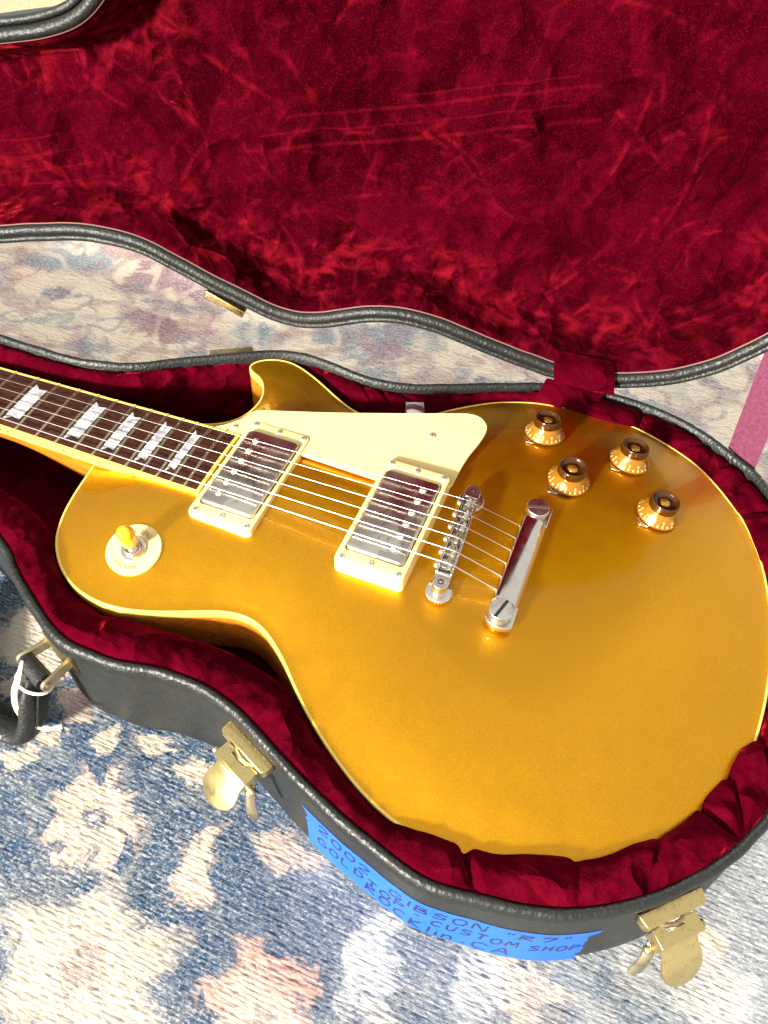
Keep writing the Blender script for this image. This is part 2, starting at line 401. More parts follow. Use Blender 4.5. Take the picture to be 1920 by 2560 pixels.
# ------------------------------------------------------------------ the rug
def m_rug():
    t = NT('washed_rug')
    tc = t.node('ShaderNodeTexCoord'); P = tc.outputs['Object']
    def warp(vec, scale, amp):
        n = t.node('ShaderNodeTexNoise'); n.inputs['Scale'].default_value = scale; n.inputs['Detail'].default_value = 3
        t.link(vec, n.inputs['Vector'])
        a = t.node('ShaderNodeVectorMath', operation='MULTIPLY_ADD')
        t.link(n.outputs['Color'], a.inputs[0]); a.inputs[1].default_value = (amp, amp, 0); 
        b = t.node('ShaderNodeVectorMath', operation='SUBTRACT'); t.link(vec, b.inputs[0]); b.inputs[1].default_value = (amp / 2, amp / 2, 0)
        t.link(b.outputs[0], a.inputs[2]); return a.outputs[0]
    W = warp(warp(warp(P, 24, .034), 85, .024), 330, .016)
    sep = t.node('ShaderNodeSeparateXYZ'); t.link(P, sep.inputs[0])
    def blob(x, y, rx, ry, soft=.22, vec=W, petals=None):
        v = t.node('ShaderNodeVectorMath', operation='SUBTRACT'); t.link(vec, v.inputs[0]); v.inputs[1].default_value = (x * MM, y * MM, 0)
        m = t.node('ShaderNodeVectorMath', operation='MULTIPLY'); t.link(v.outputs[0], m.inputs[0]); m.inputs[1].default_value = (1000 / rx, 1000 / ry, 0)
        l = t.node('ShaderNodeVectorMath', operation='LENGTH'); t.link(m.outputs[0], l.inputs[0])
        r = t.node('ShaderNodeMapRange'); r.interpolation_type = 'SMOOTHSTEP'
        ln_ = l.outputs['Value']
        if petals:
            sp = t.node('ShaderNodeSeparateXYZ'); t.link(m.outputs[0], sp.inputs[0])
            ang = t.math('MULTIPLY_ADD', t.math('ARCTAN2', sp.outputs[1], sp.outputs[0]), float(petals), (x * 1.7) % 6.28)
            ln_ = t.math('MULTIPLY', ln_, t.math('MULTIPLY_ADD', t.math('SINE', ang), .20, 1.02))
        t.link(ln_, r.inputs[0]); r.inputs[1].default_value = 1 - soft; r.inputs[2].default_value = 1 + soft; r.inputs[3].default_value = 1; r.inputs[4].default_value = 0
        return r.outputs[0]
    CREAM = (.43, .362, .278); PALE = (.385, .382, .365); BLUE = (.020, .050, .102); GREY = (.10, .135, .165); MAUVE = (.155, .072, .092); PEACH = (.52, .36, .27); PINK = (.46, .26, .20)
    big = t.noise(9, 3, .55, W); med = t.noise(34, 3, .6, W)
    # ground colours: blue field in front on the left, paler to the right; warm bounce light painted into the cream behind
    front = t.node('ShaderNodeMapRange'); t.link(sep.outputs[1], front.inputs[0]); front.inputs[1].default_value = -.06; front.inputs[2].default_value = .06; front.inputs[3].default_value = 1; front.inputs[4].default_value = 0
    left = t.node('ShaderNodeMapRange'); t.link(sep.outputs[0], left.inputs[0]); left.inputs[1].default_value = -.06; left.inputs[2].default_value = .16; left.inputs[3].default_value = 1.0; left.inputs[4].default_value = .58
    cov = t.math('MULTIPLY', t.ramp(med, [(.28, .62), (.48, 1.0)]), t.math('MULTIPLY', left.outputs[0], front.outputs[0]))
    cov2 = t.math('MULTIPLY', t.ramp(t.noise(15, 4, .6, W), [(.50, 0.0), (.62, .85)]), t.math('SUBTRACT', 1.0, front.outputs[0]))
    col = t.mix(cov, PALE, BLUE)
    col = t.mix(t.math('SUBTRACT', 1.0, front.outputs[0]), col, CREAM)
    col = t.mix(cov2, col, GREY)
    mau = t.math('MULTIPLY', t.ramp(t.noise(11, 3, .55, t.coord(loc=(3, 1, 0))), [(.56, 0.0), (.64, .8)]), t.math('SUBTRACT', 1.0, front.outputs[0]))
    col = t.mix(mau, col, MAUVE)
    for (x, y, rx, ry, c, k) in (
        (-149, -210, 26, 25, PEACH, .95), (-149, -210, 22, 21, CREAM, .9), (-149, -211, 9, 8.5, BLUE, .85), (-148, -212, 4, 4, PALE, .9),
        (-107, -282, 44, 40, CREAM, .95), (-103, -285, 13, 11, MAUVE, .55), (-77, -211, 14, 20, PEACH, .55), (-77, -211, 11, 16, CREAM, .9),
        (-11, -257, 26, 22, PINK, .85), (-10, -262, 19, 16, CREAM, .85), (-8, -262, 7, 6, BLUE, .5), (33, -214, 11, 30, PALE, .95), (48, -226, 8, 20, PALE, .8),
        (-202, -179, 9, 8, CREAM, .95), (-170, -164, 10, 8, CREAM, .95), (-141, -157, 10, 8, CREAM, .9), (-105, -163, 12, 8, CREAM, .9), (-216, -196, 11, 9, CREAM, .9),
        (-262, -124, 26, 22, CREAM, .9), (-235, -142, 14, 12, CREAM, .9), (-215, -120, 24, 16, CREAM, .9), (-202, -156, 12, 9, PEACH, .55), (-248, -160, 11, 10, CREAM, .8),
        (125, -197, 22, 16, CREAM, .9), (128, -197, 8, 9, MAUVE, .30), (166, -174, 13, 10, BLUE, .6), (144, -199, 11, 8, BLUE, .6), (-30, -185, 19, 9, PEACH, .6),
        (219, -158, 22, 18, PALE, .9), (96, -206, 16, 20, PALE, .8), (186, -184, 12, 10, BLUE, .45), (205, -135, 16, 9, CREAM, .9), (216, -150, 12, 6, MAUVE, .25), (70, -246, 16, 14, BLUE, .6),
        (-400, 262, 46, 30, MAUVE, .78), (-345, 262, 40, 28, MAUVE, .70), (-352, 205, 52, 20, MAUVE, .80), (-372, 236, 42, 20, CREAM, .82), (-360, 232, 24, 8, GREY, .8), (-382, 233, 16, 8, BLUE, .55),
        (-330, 225, 26, 14, PEACH, .55), (-300, 200, 22, 12, CREAM, .8), (-521, 212, 26, 18, PEACH, .7), (-506, 250, 36, 18, GREY, .75), (-474, 206, 18, 8, BLUE, .6), (-460, 296, 34, 16, MAUVE, .7),
        (-440, 236, 13, 50, CREAM, .95), (-272, 235, 20, 15, GREY, .65), (-145, 264, 24, 15, MAUVE, .6), (-203, 262, 24, 14, GREY, .7), (-73, 286, 17, 14, MAUVE, .55), (-110, 290, 16, 10, GREY, .5),
        (107, 304, 26, 9, GREY, .75), (145, 294, 20, 8, GREY, .6), (120, 330, 9, 26, GREY, .6), (90, 345, 30, 9, MAUVE, .4), (170, 330, 30, 24, CREAM, .9), (197, 353, 9, 8, GREY, .5), (-20, 300, 26, 14, CREAM, .8)):
        pet = {(-149, -210): 8, (-107, -282): 6, (-11, -257): 5, (-400, 262): 5, (-345, 262): 6, (-77, -211): 4}.get((x, y))
        col = t.mix(t.math('MULTIPLY', blob(x, y, rx, ry, petals=pet), k), col, c)
    # drawn outlines of the worn pattern: vines and stems
    def contour(scale, seed, w):
        n = t.noise(scale, 2, .5, t.coord(loc=(seed, seed * 1.7, 0))); d = t.math('ABSOLUTE', t.math('SUBTRACT', n, .5))
        return t.ramp(d, [(0.0, 1.0), (w, .8), (w * 2.0, 0.0)])
    far = t.math('SUBTRACT', 1.0, front.outputs[0]); far2 = t.math('MULTIPLY_ADD', far, .8, .2)
    col = t.mix(t.math('MULTIPLY', t.math('MULTIPLY', contour(13, 2.3, .010), .6), far2), col, GREY)
    col = t.mix(t.math('MULTIPLY', t.math('MULTIPLY', contour(10, 6.1, .014), .65), far2), col, CREAM)
    col = t.mix(t.math('MULTIPLY', t.math('MULTIPLY', contour(16, 9.4, .030), .5), far), col, MAUVE)
    # wear: short dashes along the weft where the pile has gone pale, and the rows themselves
    rows = t.noise(1.0, 3, .6, t.coord((80, 640, 1)))
    dash = t.noise(1.0, 4, .75, t.coord((300, 620, 1))); speck = t.noise(1.0, 2, .6, t.coord((520, 700, 1)))
    wear = t.math('MULTIPLY', t.ramp(t.math('ADD', t.math('MULTIPLY', dash, .70), t.math('MULTIPLY', rows, .30)), [(.49, 0.0), (.60, .85)]), t.ramp(big, [(.36, .40), (.62, .95)]))
    col = t.mix(wear, col, PALE)
    col = t.mix(t.ramp(speck, [(.55, 0.0), (.72, .5)]), col, (.46, .44, .40))
    col = t.mix(t.math('MULTIPLY', t.ramp(speck, [(.28, .55), (.44, 0.0)]), .45), col, (.10, .13, .17), 'MULTIPLY')
    t.set(color=col, rough=.92, spec=.08, sheen=.15)
    h = t.math('ADD', t.math('MULTIPLY', rows, 1.0), t.math('ADD', t.math('MULTIPLY', dash, .7), t.math('MULTIPLY', speck, .6)))
    t.bump(h, .5, .0011)
    return t.m
M['rug'] = m_rug()
def vnoise(X, Y, seed):
    """smooth value noise on arrays"""
    rs = np.random.RandomState(seed); T = rs.rand(256, 256); xi = np.floor(X).astype(int); yi = np.floor(Y).astype(int); a = X - xi; b = Y - yi
    a = a * a * (3 - 2 * a); b = b * b * (3 - 2 * b); q = lambda i, j: T[(xi + i) % 256, (yi + j) % 256]
    return q(0, 0) * (1 - a) * (1 - b) + q(1, 0) * a * (1 - b) + q(0, 1) * (1 - a) * b + q(1, 1) * a * b - .5
def build_rug():
    # woven relief in the part one can see, plain sheet beyond
    xs = np.arange(-620, 340, 1.7); ys = np.arange(-360, 420, .85)
    X, Y = np.meshgrid(xs, ys, indexing='ij')
    ph = 2 * np.pi * (Y + .9 * vnoise(X * .05, Y * .12, 1) * 2) / 2.5
    Z = .20 * np.sin(ph) + .70 * vnoise(X * .42, Y * .85, 2) + .75 * vnoise(X * .55, Y * .55, 3) + 1.6 * vnoise(X * .04, Y * .04, 4)
    edge = np.minimum.reduce([X - xs[0], xs[-1] - X, Y - ys[0], ys[-1] - Y]); Z = (Z - .6) * np.clip(edge / 20, 0, 1)
    nx, ny = X.shape
    me = bpy.data.meshes.new('rug')
    inn = np.stack([X, Y, FLOOR + Z], -1).reshape(-1, 3)
    x0, x1, y0, y1 = xs[0], xs[-1], ys[0], ys[-1]
    ext = np.array([(-2600, -1300, FLOOR), (2600, -1300, FLOOR), (2600, 600, FLOOR), (-2600, 600, FLOOR)], float)
    co = np.vstack([inn, ext]) * MM
    I = np.arange(nx * ny).reshape(nx, ny); quads = np.stack([I[:-1, :-1], I[1:, :-1], I[1:, 1:], I[:-1, 1:]], -1).reshape(-1, 4)
    e = nx * ny; c00, c10, c11, c01 = I[0, 0], I[-1, 0], I[-1, -1], I[0, -1]
    quads = np.vstack([quads, [(e, e + 1, c10, c00), (e + 1, e + 2, c11, c10), (e + 2, e + 3, c01, c11), (e + 3, e, c00, c01)]])
    me.vertices.add(len(co)); me.vertices.foreach_set('co', co.ravel())
    me.loops.add(quads.size); me.loops.foreach_set('vertex_index', quads.ravel().astype(np.int32))
    me.polygons.add(len(quads)); me.polygons.foreach_set('loop_start', np.arange(0, quads.size, 4, dtype=np.int32))
    me.polygons.foreach_set('use_smooth', np.ones(len(quads), bool))
    me.update(calc_edges=True); me.validate(); me.materials.append(M['rug'])
    o = obj('rug', me); o['kind'] = 'structure'
    return o
build_rug()
def m_carpet():
    t = NT('cream_carpet'); n = t.noise(300, 3, .7); b = t.noise(20, 3, .6)
    t.set(color=t.mix(t.ramp(b, [(.35, 0.0), (.7, .5)]), t.ramp(n, [(.3, (.24, .195, .115)), (.7, (.38, .32, .20))]), (.28, .235, .15)), rough=.95, spec=.05)
    t.bump(n, .6, .003); return t.m
carpet = mk('carpet', [(-3200, -1800, FLOOR - 6), (3200, -1800, FLOOR - 6), (3200, 4000, FLOOR - 6), (-3200, 4000, FLOOR - 6)], [(0, 1, 2, 3)], m_carpet(), smooth=False)
carpet['kind'] = 'structure'
STATIONS=[(-700,-79,-700,-60,0),(-560,-79,-560,-60,0),(-430,-79,-430,-58,1),(-380,-79,-390,-60,2),(-340,-81,-355,-66,2),(-300,-88,-318,-70,3),(-257.5,-106.8,-282,-73.5,3),(-242.2,-117.6,-258,-80.5,3),(-229.3,-125.6,-244,-88.5,3),(-214.3,-134.2,-231,-98.5,-1),(-197.8,-142.7,-213,-113.5,-5),(-183.8,-147,-195,-119.5,-6),(-169.3,-147.2,-180,-123,-4),(-152.9,-146.5,-163,-120.5,-3),(-127.7,-141,-141,-118,-3),(-102.7,-139.9,-110,-115.2,-4),(-88.9,-141.8,-89.3,-116,-4),(-74.5,-145.5,-70.4,-119.8,-3),(-59,-151.7,-54.9,-126,-2),(-43.6,-158.3,-42.5,-134.8,0),(-28.9,-164.4,-29,-143.3,-2),(-14.9,-169.8,-15,-151.5,-2),(2.9,-175.9,2,-161,-2),(19.4,-180.3,17,-167.2,-1),(35.4,-184.5,34,-170,2),(50.4,-186.9,49,-169.3,4),(63.8,-185.9,65,-168,4),(80,-183,78,-166.5,4),(92.9,-180.9,94,-160.5,5),(105.4,-177.6,109,-155,5),(117.6,-173.4,123,-150,5),(129.4,-167.5,132,-144,5),(141.1,-160.4,142,-135.2,5),(155.7,-149.6,156,-123,5),(167.1,-139.2,164,-114.6,5),(178.7,-126.9,172,-104,5),(190.2,-112.4,178,-91.5,5),(198.8,-98,186,-77,5),(204.6,-86.7,191.5,-60,5),(210,-65,201,-44,4),(213.5,-35,203,-20,-1),(215,-5,204,0,-2),(215,20,203.5,22,-2),(213.5,50,201,46,-2),(210.5,75,196,68,-1),(207.8,96.2,190.5,84.5,1),(201,115.8,183.5,101,1),(191.4,132.9,174.5,116.5,1),(178.9,148.4,165,127.5,1),(169.7,157.6,152,141.6,-1),(149.2,170.3,138,152.2,-1),(133.8,179,121,161.3,-1),(114.6,185.7,106,168.2,0),(94.3,189.5,86,172.5,1),(74,190.5,66,171.5,4),(53.9,189.6,45,170.5,4),(17.7,180.8,20,168.7,2),(-3.7,171,-1,163,0),(-22.6,162.1,-19,155,-2),(-40.5,153.1,-34,145.5,-4),(-59.6,143,-52,131,-5),(-83.2,132.8,-70,119,-6),(-104.3,128,-92,111,-6),(-122.1,127.5,-108,107,-6),(-133.5,128.5,-126,113,-7),(-153.2,130.5,-150,121.5,-8),(-171,129.9,-174,128,-9),(-190.7,123.5,-194,122.8,-10),(-210.1,111.3,-209,108,-8),(-232,97.4,-230,91,-4),(-253.9,82.5,-252,74,0),(-275.3,67.2,-272,57,0),(-300.4,56.7,-298,46,0),(-328.3,51,-328,41,0),(-358.8,49.5,-359,39,0),(-391,49,-391,38,0),(-560,48.5,-560,38,0),(-700,48.5,-700,38,0)]

# ================================================================== the case
case = tag(empty('guitar_case', (0, 0, FLOOR)), 'black leatherette guitar case lying open on the rug, lined with crimson velvet', 'guitar case')
ST = cr(STATIONS, True, 14)
RI = ST[:, :2]                       # inner line of the rim
RN = normals(RI)
RO = RI + RN * 5.5                   # outer line of the rim
FLARE = np.interp(RO[:, 0], [40, 110, 170], [0, 4, 8]) * (RO[:, 1] < 60)
arc = np.r_[0, np.cumsum(np.linalg.norm(np.diff(np.vstack([RI, RI[:1]]), axis=0), axis=1))]
N = len(RI)
RIM_IN_Z = np.where(RI[:, 1] > 20, -1.5, 4.2)

def wall_pt(i, z, off=0.0):
    i = i % N; i0 = int(i); a = i - i0; j = (i0 + 1) % N
    p = RO[i0] * (1 - a) + RO[j] * a; n = RN[i0] * (1 - a) + RN[j] * a; f = FLARE[i0] * (1 - a) + FLARE[j] * a
    w = (-z - 7) / 78.0
    q = p + n * (-1.2 + f * w + off)
    return Vector((q[0], q[1], z)), Vector((n[0], n[1], 0)).normalized()

# outer shell
vs = []; fs = []
zs = [-6.5, -20, -40, -60, -78, -83, -84.8]
for k, z in enumerate(zs):
    ins = [-1.2, -1.2, -1.2, -1.2, -1.2, -2.0, -4.5][k]
    w = (-z - 7) / 78.0
    for i in range(N):
        p = RO[i] + RN[i] * (ins + FLARE[i] * w); vs.append((p[0], p[1], z))
for k in range(len(zs) - 1):
    for i in range(N): fs.append((k * N + i, k * N + (i + 1) % N, (k + 1) * N + (i + 1) % N, (k + 1) * N + i))
fs.append(tuple((len(zs) - 1) * N + i for i in range(N)))
shell = mk('case_wall', vs, fs, M['leather_side'], case, angle=50)
# rolled rim
wob = np.array([noise.noise((a * .06, 0, 0)) * .35 + noise.noise((a * .3, 5, 0)) * .15 for a in arc[:-1]])
prof = [(-.9, -9), (-.9, -3), (-.5, 2.6), (.5, 4.9), (2.0, 6.0), (3.6, 5.8), (5.0, 4.4), (5.8, 1.6), (6.0, -2.5), (5.5, -5.6), (4.4, -7.2), (3.6, -7.4)]
vs = []; fs = []
for o, z in prof:
    P = RI + RN * (o + wob * (.4 + .2 * o))[:, None]; vs += [(P[i, 0], P[i, 1], z + wob[i]) for i in range(N)]
for k in range(len(prof) - 1):
    for i in range(N): fs.append((k * N + i, k * N + (i + 1) % N, (k + 1) * N + (i + 1) % N, (k + 1) * N + i))
mk('rolled_rim', vs, fs, M['leather'], case, angle=70)

# padded velvet lining of the base
PAD = ST[:, 2:4]; PZ = ST[:, 4]
pleats = []
s = 0.0
while s < arc[-1]:
    s += random.choice((random.uniform(13, 22), random.uniform(26, 48), random.uniform(30, 55))); pleats.append((s, random.uniform(-1.6, 1.6), random.uniform(.35, 1.1)))
pl = np.array(pleats)
def pleat_amount(x, y):
    # deep pleats round the lower bout and along the far side, shallow ones elsewhere
    a = np.clip((x - 20) / 40, 0, 1)
    if y > 60: a = max(a * .9, .25)
    return .18 + .82 * a
vs = []; fs = []
T = list(np.linspace(0, 1, 15)) 
down = [(1.6, -1.0), (2.6, -3.5), (3.0, -9), (3.2, -18), (3.2, -30), (3.0, -44), (2.0, -54)]
rows_n = len(T) + len(down)
for i in range(N):
    a, b = RI[i], PAD[i]; ln = np.linalg.norm(b - a); d = (b - a) / max(ln, .1); am = pleat_amount(*a); puff = 1.6 + 2.4 * min(ln / 25, 1)
    far_thin = 1.0 if ln > 9 else ln / 9
    def pl_at(t):
        ss = arc[i] + 0
        dv = ss + pl[:, 1] * (t - .5) * 13 - pl[:, 0]
        k = np.argmin(np.abs(dv)); dd = abs(dv[k])
        return (math.exp(-(dd / 2.8) ** 2) * pl[k, 2], dv[k])
    last = None
    for t in T:
        x, y = a + d * ln * t
        v, sd = pl_at(t)
        env = math.sin(math.pi * min(max(t, .0), 1.0)) ** .7
        r1 = noise.noise((x * .045, y * .045, 1.3)); r2 = 1 - abs(noise.noise((x * .07 + 3, y * .07, 4.1))) * 2
        z = RIM_IN_Z[i] * (1 - t) + PZ[i] * t + puff * env * far_thin
        z += far_thin * (env + .3 * t) * (am * (1.8 - 5.0 * v + (1.6 if sd > 0 else -.2) * math.exp(-abs(sd) / 4.5)) + 1.1 * r1 + .8 * max(r2, -.2)) 
        pull = t * t * far_thin * (-3.2 * v * am + 1.2 * r1 + am * 1.2)
        p = np.array((x, y)) + d * pull * min(1, ln / 16)
        vs.append((p[0], p[1], z)); last = (p, z)
    for o, dz in down:
        x, y = last[0] + d * o * min(1, ln / 12)
        zz = max(last[1] + dz, -56)
        w = noise.noise((x * .05, y * .05, zz * .05)) * 2.0 + (1 - 2 * abs(noise.noise((x * .06, y * .06, zz * .04 + 9)))) * 1.5
        w *= min(1, -dz / 12)
        vs.append((x + d[0] * w, y + d[1] * w, zz))
for i in range(N):
    j = (i + 1) % N
    for k in range(rows_n - 1): fs.append((i * rows_n + k, j * rows_n + k, j * rows_n + k + 1, i * rows_n + k + 1))
lining = mk('velvet_lining', vs, fs, M['velvet'], case, angle=180)
at = lining.data.attributes.new('bunch', 'FLOAT', 'POINT'); at.data.foreach_set('value', np.full(len(vs), .35, np.float32))
# floor of the well
fl = np.array([vs[i * rows_n + rows_n - 1][:2] for i in range(N)])
flp = [(x, y, -54 + 2 * noise.noise((x * .03, y * .03, 0))) for x, y in fl]
mk('well_floor', flp, [tuple(range(N))], M['velvet'], case, smooth=False)

# ---------------------------------------------------------------- the lid
YH, AH, ZH, TH = 183.4625, 0.214129, 13.8404, 1.733574
axis = Vector((math.cos(AH), math.sin(AH), 0)); org = Vector((0, YH, ZH)) * MM
LIDM = Matrix.Translation(org) @ Matrix.Rotation(-TH, 4, axis) @ Matrix.Translation(-org)
LID_Z = 5.0
LO = RO.copy()
sel = (LO[:, 0] < -205) & (LO[:, 1] < 0)
LO[sel, 1] = np.interp(LO[sel, 0], [-720, -690, -400, -330, -300, -282, -272, -262, -245, -228, -215, -205], [-70, -84, -85, -85.5, -85, -87, -89.6, -95, -108, -124, -137, -146])
LO = resample(LO, 3.4)
for _ in range(6): LO = .5 * LO + .25 * (np.roll(LO, 1, 0) + np.roll(LO, -1, 0))
LON = normals(LO); NL = len(LO)
def lid_w(x, y, z): return (LIDM @ (Vector((x, y, z)) * MM)) / MM
vs = []; fs = []
lz = [9, 20, 35, 47, 52, 54]; li = [-1.0, -1.0, -1.0, -2.0, -5.0, -12.0]
for z, o in zip(lz, li):
    P = LO + LON * o; vs += [(x, y, z) for x, y in P]
for k in range(len(lz) - 1):
    for i in range(NL): fs.append((k * NL + i, k * NL + (i + 1) % NL, (k + 1) * NL + (i + 1) % NL, (k + 1) * NL + i))
fs.append(tuple((len(lz) - 1) * NL + i for i in range(NL)))
lid = mk('lid', vs, fs, M['leather_side'], case, angle=50)
lid.matrix_basis = LIDM
w2 = np.array([noise.noise((a * .05, 9, 0)) * .45 for a in np.arange(NL) * 3.4])
def lid_sweep(name, prof, mat):
    vs = []; fs = []
    for o, z in prof:
        P = LO - LON * (o + w2 * .5)[:, None]; vs += [(P[i, 0], P[i, 1], z + w2[i]) for i in range(NL)]
    for k in range(len(prof) - 1):
        for i in range(NL): fs.append((k * NL + i, k * NL + (i + 1) % NL, (k + 1) * NL + (i + 1) % NL, (k + 1) * NL + i))
    return mk(name, vs, fs, mat, lid, angle=70)
lid_sweep('outer_piping', [(.8, 11), (-.4, 9.5), (-.7, 7), (-.2, 4.6), (1.2, 3.3), (2.8, 3.3), (4.0, 4.4), (4.5, 6.0), (4.6, 8)], M['leather'])
lid_sweep('rolled_rim', [(4.7, 8), (4.8, 4.8), (5.3, 2.4), (6.6, .6), (8.6, -.3), (10.6, .1), (12.2, 1.6), (13.0, 3.8), (13.2, 7)], M['leather'])
lid_sweep('selvedge', [(13.1, 3.8), (13.3, 3.4), (13.6, 3.5), (13.8, 4.4)], M['gasket'])
# lining of the lid: one crumpled sheet
LP = resample(LO - LON * 13.3, 3.0)
LN = normals(LP)
keep = None
gp = grid_pts(LP, 2.0, 1.4)
gp = gp[(gp[:, 0] > -430) | (np.random.RandomState(1).rand(len(gp)) < .06)]
P2, T2 = fill(LP, gp)
dd = edge_dist(LP, P2)
zz = LID_Z + 34 * smooth01(dd / 15.0) + 5 * smooth01(dd / 120.0)
# straight and bent creases pressed into the fabric: steep on one side, soft on the other
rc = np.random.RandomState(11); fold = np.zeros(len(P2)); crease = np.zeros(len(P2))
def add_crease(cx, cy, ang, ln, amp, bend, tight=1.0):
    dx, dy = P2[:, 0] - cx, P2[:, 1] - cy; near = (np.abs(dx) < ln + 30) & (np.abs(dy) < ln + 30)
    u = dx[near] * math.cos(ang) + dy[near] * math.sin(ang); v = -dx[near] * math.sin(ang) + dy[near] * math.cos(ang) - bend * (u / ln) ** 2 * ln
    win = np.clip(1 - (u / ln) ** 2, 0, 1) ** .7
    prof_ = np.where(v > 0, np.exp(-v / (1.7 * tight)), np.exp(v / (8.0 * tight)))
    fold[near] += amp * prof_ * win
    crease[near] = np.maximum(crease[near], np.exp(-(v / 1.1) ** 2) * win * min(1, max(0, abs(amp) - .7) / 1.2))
pan = P2[(P2[:, 0] > -430) & (dd > 18)]
for _ in range(135):      # open panel, in loose fans
    c0 = pan[rc.randint(len(pan))]; base = rc.uniform(0, math.pi)
    for _ in range(rc.randint(1, 4)):
        add_crease(c0[0] + rc.uniform(-9, 9), c0[1] + rc.uniform(-9, 9), base + rc.uniform(-.7, .7), rc.uniform(6, 20) * rc.choice((1, 1, 2.2)), rc.choice((-1, 1)) * rc.uniform(.35, 2.0), rc.uniform(-.25, .25), rc.uniform(.7, 1.3))
rim_ = P2[(P2[:, 0] > -430) & (dd > 5) & (dd < 42)]
for _ in range(260):      # bunched cloth where wall and panel meet
    c0 = rim_[rc.randint(len(rim_))]
    add_crease(c0[0], c0[1], rc.normal(.15, .7), rc.uniform(6, 24), rc.choice((-1, 1)) * rc.uniform(.6, 2.3), rc.uniform(-.3, .3), rc.uniform(.6, 1.1))
out = []
for (x, y), d, z, fo_ in zip(P2, dd, zz, fold):
    e = min(d / 10, 1.0)
    c3 = noise.noise((x * .012, y * .012, 8.0)); c4 = noise.noise((x * .05, y * .05, 3.0))
    out.append((x, y, z - e * (2.2 * c3 + .8 * c4 + max(min(fo_, 4.5), -4.5))))
lo_ = mk('velvet_lining', out, T2, M['velvet_lid'], lid, angle=180)
at = lo_.data.attributes.new('bunch', 'FLOAT', 'POINT'); at.data.foreach_set('value', np.exp(-((dd - 16) / 22) ** 2).astype(np.float32))
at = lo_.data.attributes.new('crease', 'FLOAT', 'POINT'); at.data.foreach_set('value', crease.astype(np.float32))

# velvet tab that covers the hinge, from lid lining to base lining
def strip(name, path, mat, width_dir, hw, parent, thick=1.0, rib=None, n_w=8):
    """a band along path points, width along width_dir"""
    vs = []; fs = []; m = len(path)
    for i, (p, wv) in enumerate(zip(path, width_dir)):
        p = Vector(p); wv = Vector(wv).normalized()
        t = (Vector(path[min(i + 1, m - 1)]) - Vector(path[max(i - 1, 0)])).normalized(); n = t.cross(wv).normalized()
        r = rib(i) if rib else 0
        for k in range(n_w + 1):
            u = -1 + 2 * k / n_w
            vs.append(tuple(p + wv * u * hw + n * (thick / 2 + r)))
        for k in range(n_w + 1):
            u = 1 - 2 * k / n_w
            vs.append(tuple(p + wv * u * hw - n * (thick / 2 + r)))
    w = 2 * (n_w + 1)
    for i in range(m - 1):
        for k in range(w): fs.append((i * w + k, i * w + (k + 1) % w, (i + 1) * w + (k + 1) % w, (i + 1) * w + k))
    fs.append(tuple(range(w))); fs.append(tuple((m - 1) * w + k for k in range(w)))
    return mk(name, vs, fs, mat, parent, angle=60)
path = cr([tuple(lid_w(38, yy, zz_)) for yy, zz_ in ((172, 11.8), (174.6, 6.2), (177.4, -.6), (181, -3.6), (187, -4.0), (192, -1.0))] + [(35, 184.5, 10.5), (34, 180, 7.8), (33, 175, 6.2), (32, 170.5, 4.5)], False, 6)
tabdir = [tuple((Vector((1, .12, 0))).normalized())] * len(path)
strip('hinge_cover', [tuple(p) for p in path], M['velvet'], tabdir, 22.5, case, 1.4, n_w=12)

# webbing strap that keeps the lid from falling back
a0 = Vector((164, 168.5, 3)); b0 = lid_w(196, 96, 30)
npt = 240; path = []; wd = []
bl = lid_w(190, 90, 30) - lid_w(160, 100, 30)
for i in range(npt):
    t = i / (npt - 1); p = a0.lerp(b0, t); p.z -= 7 * math.sin(math.pi * t) ** 1.0; p.y -= 2 * math.sin(math.pi * t)
    path.append(tuple(p)); wd.append(tuple(Vector((.80, -.60, .0)).lerp(bl.normalized(), t * .35)))
strip('strap', path, M['strap'], wd, 12.5, case, .9, rib=lambda i: .28 * (i % 2))

# brass: hinge leaves behind the waist and beside the hinge cover
m = MB(); m.box(-17, 17, -2, 6, -20, 2.0, TR(-222, 113.5, 0, 33)); m.build('hinge_plate', M['brass_dull'], case, bevel=.6)
m = MB(); m.box(-17, 15, -1.0, 4.5, 2, 14, TR(-226, 111, 0, 36.5)); m.lathe([(2.0, -9), (2.0, 9)], 14, TR(-226, 115.5, 6, 36.5) @ Matrix.Rotation(math.pi / 2, 4, 'Y'))
hp = m.build('hinge_plate', M['brass'], lid, bevel=.5)
m = MB(); m.lathe([(2.6, -8), (2.6, 8)], 16, TR(9, 191, 12, 15) @ Matrix.Rotation(math.pi / 2, 4, 'Y')); m.build('hinge_barrel', M['brass_dull'], case)

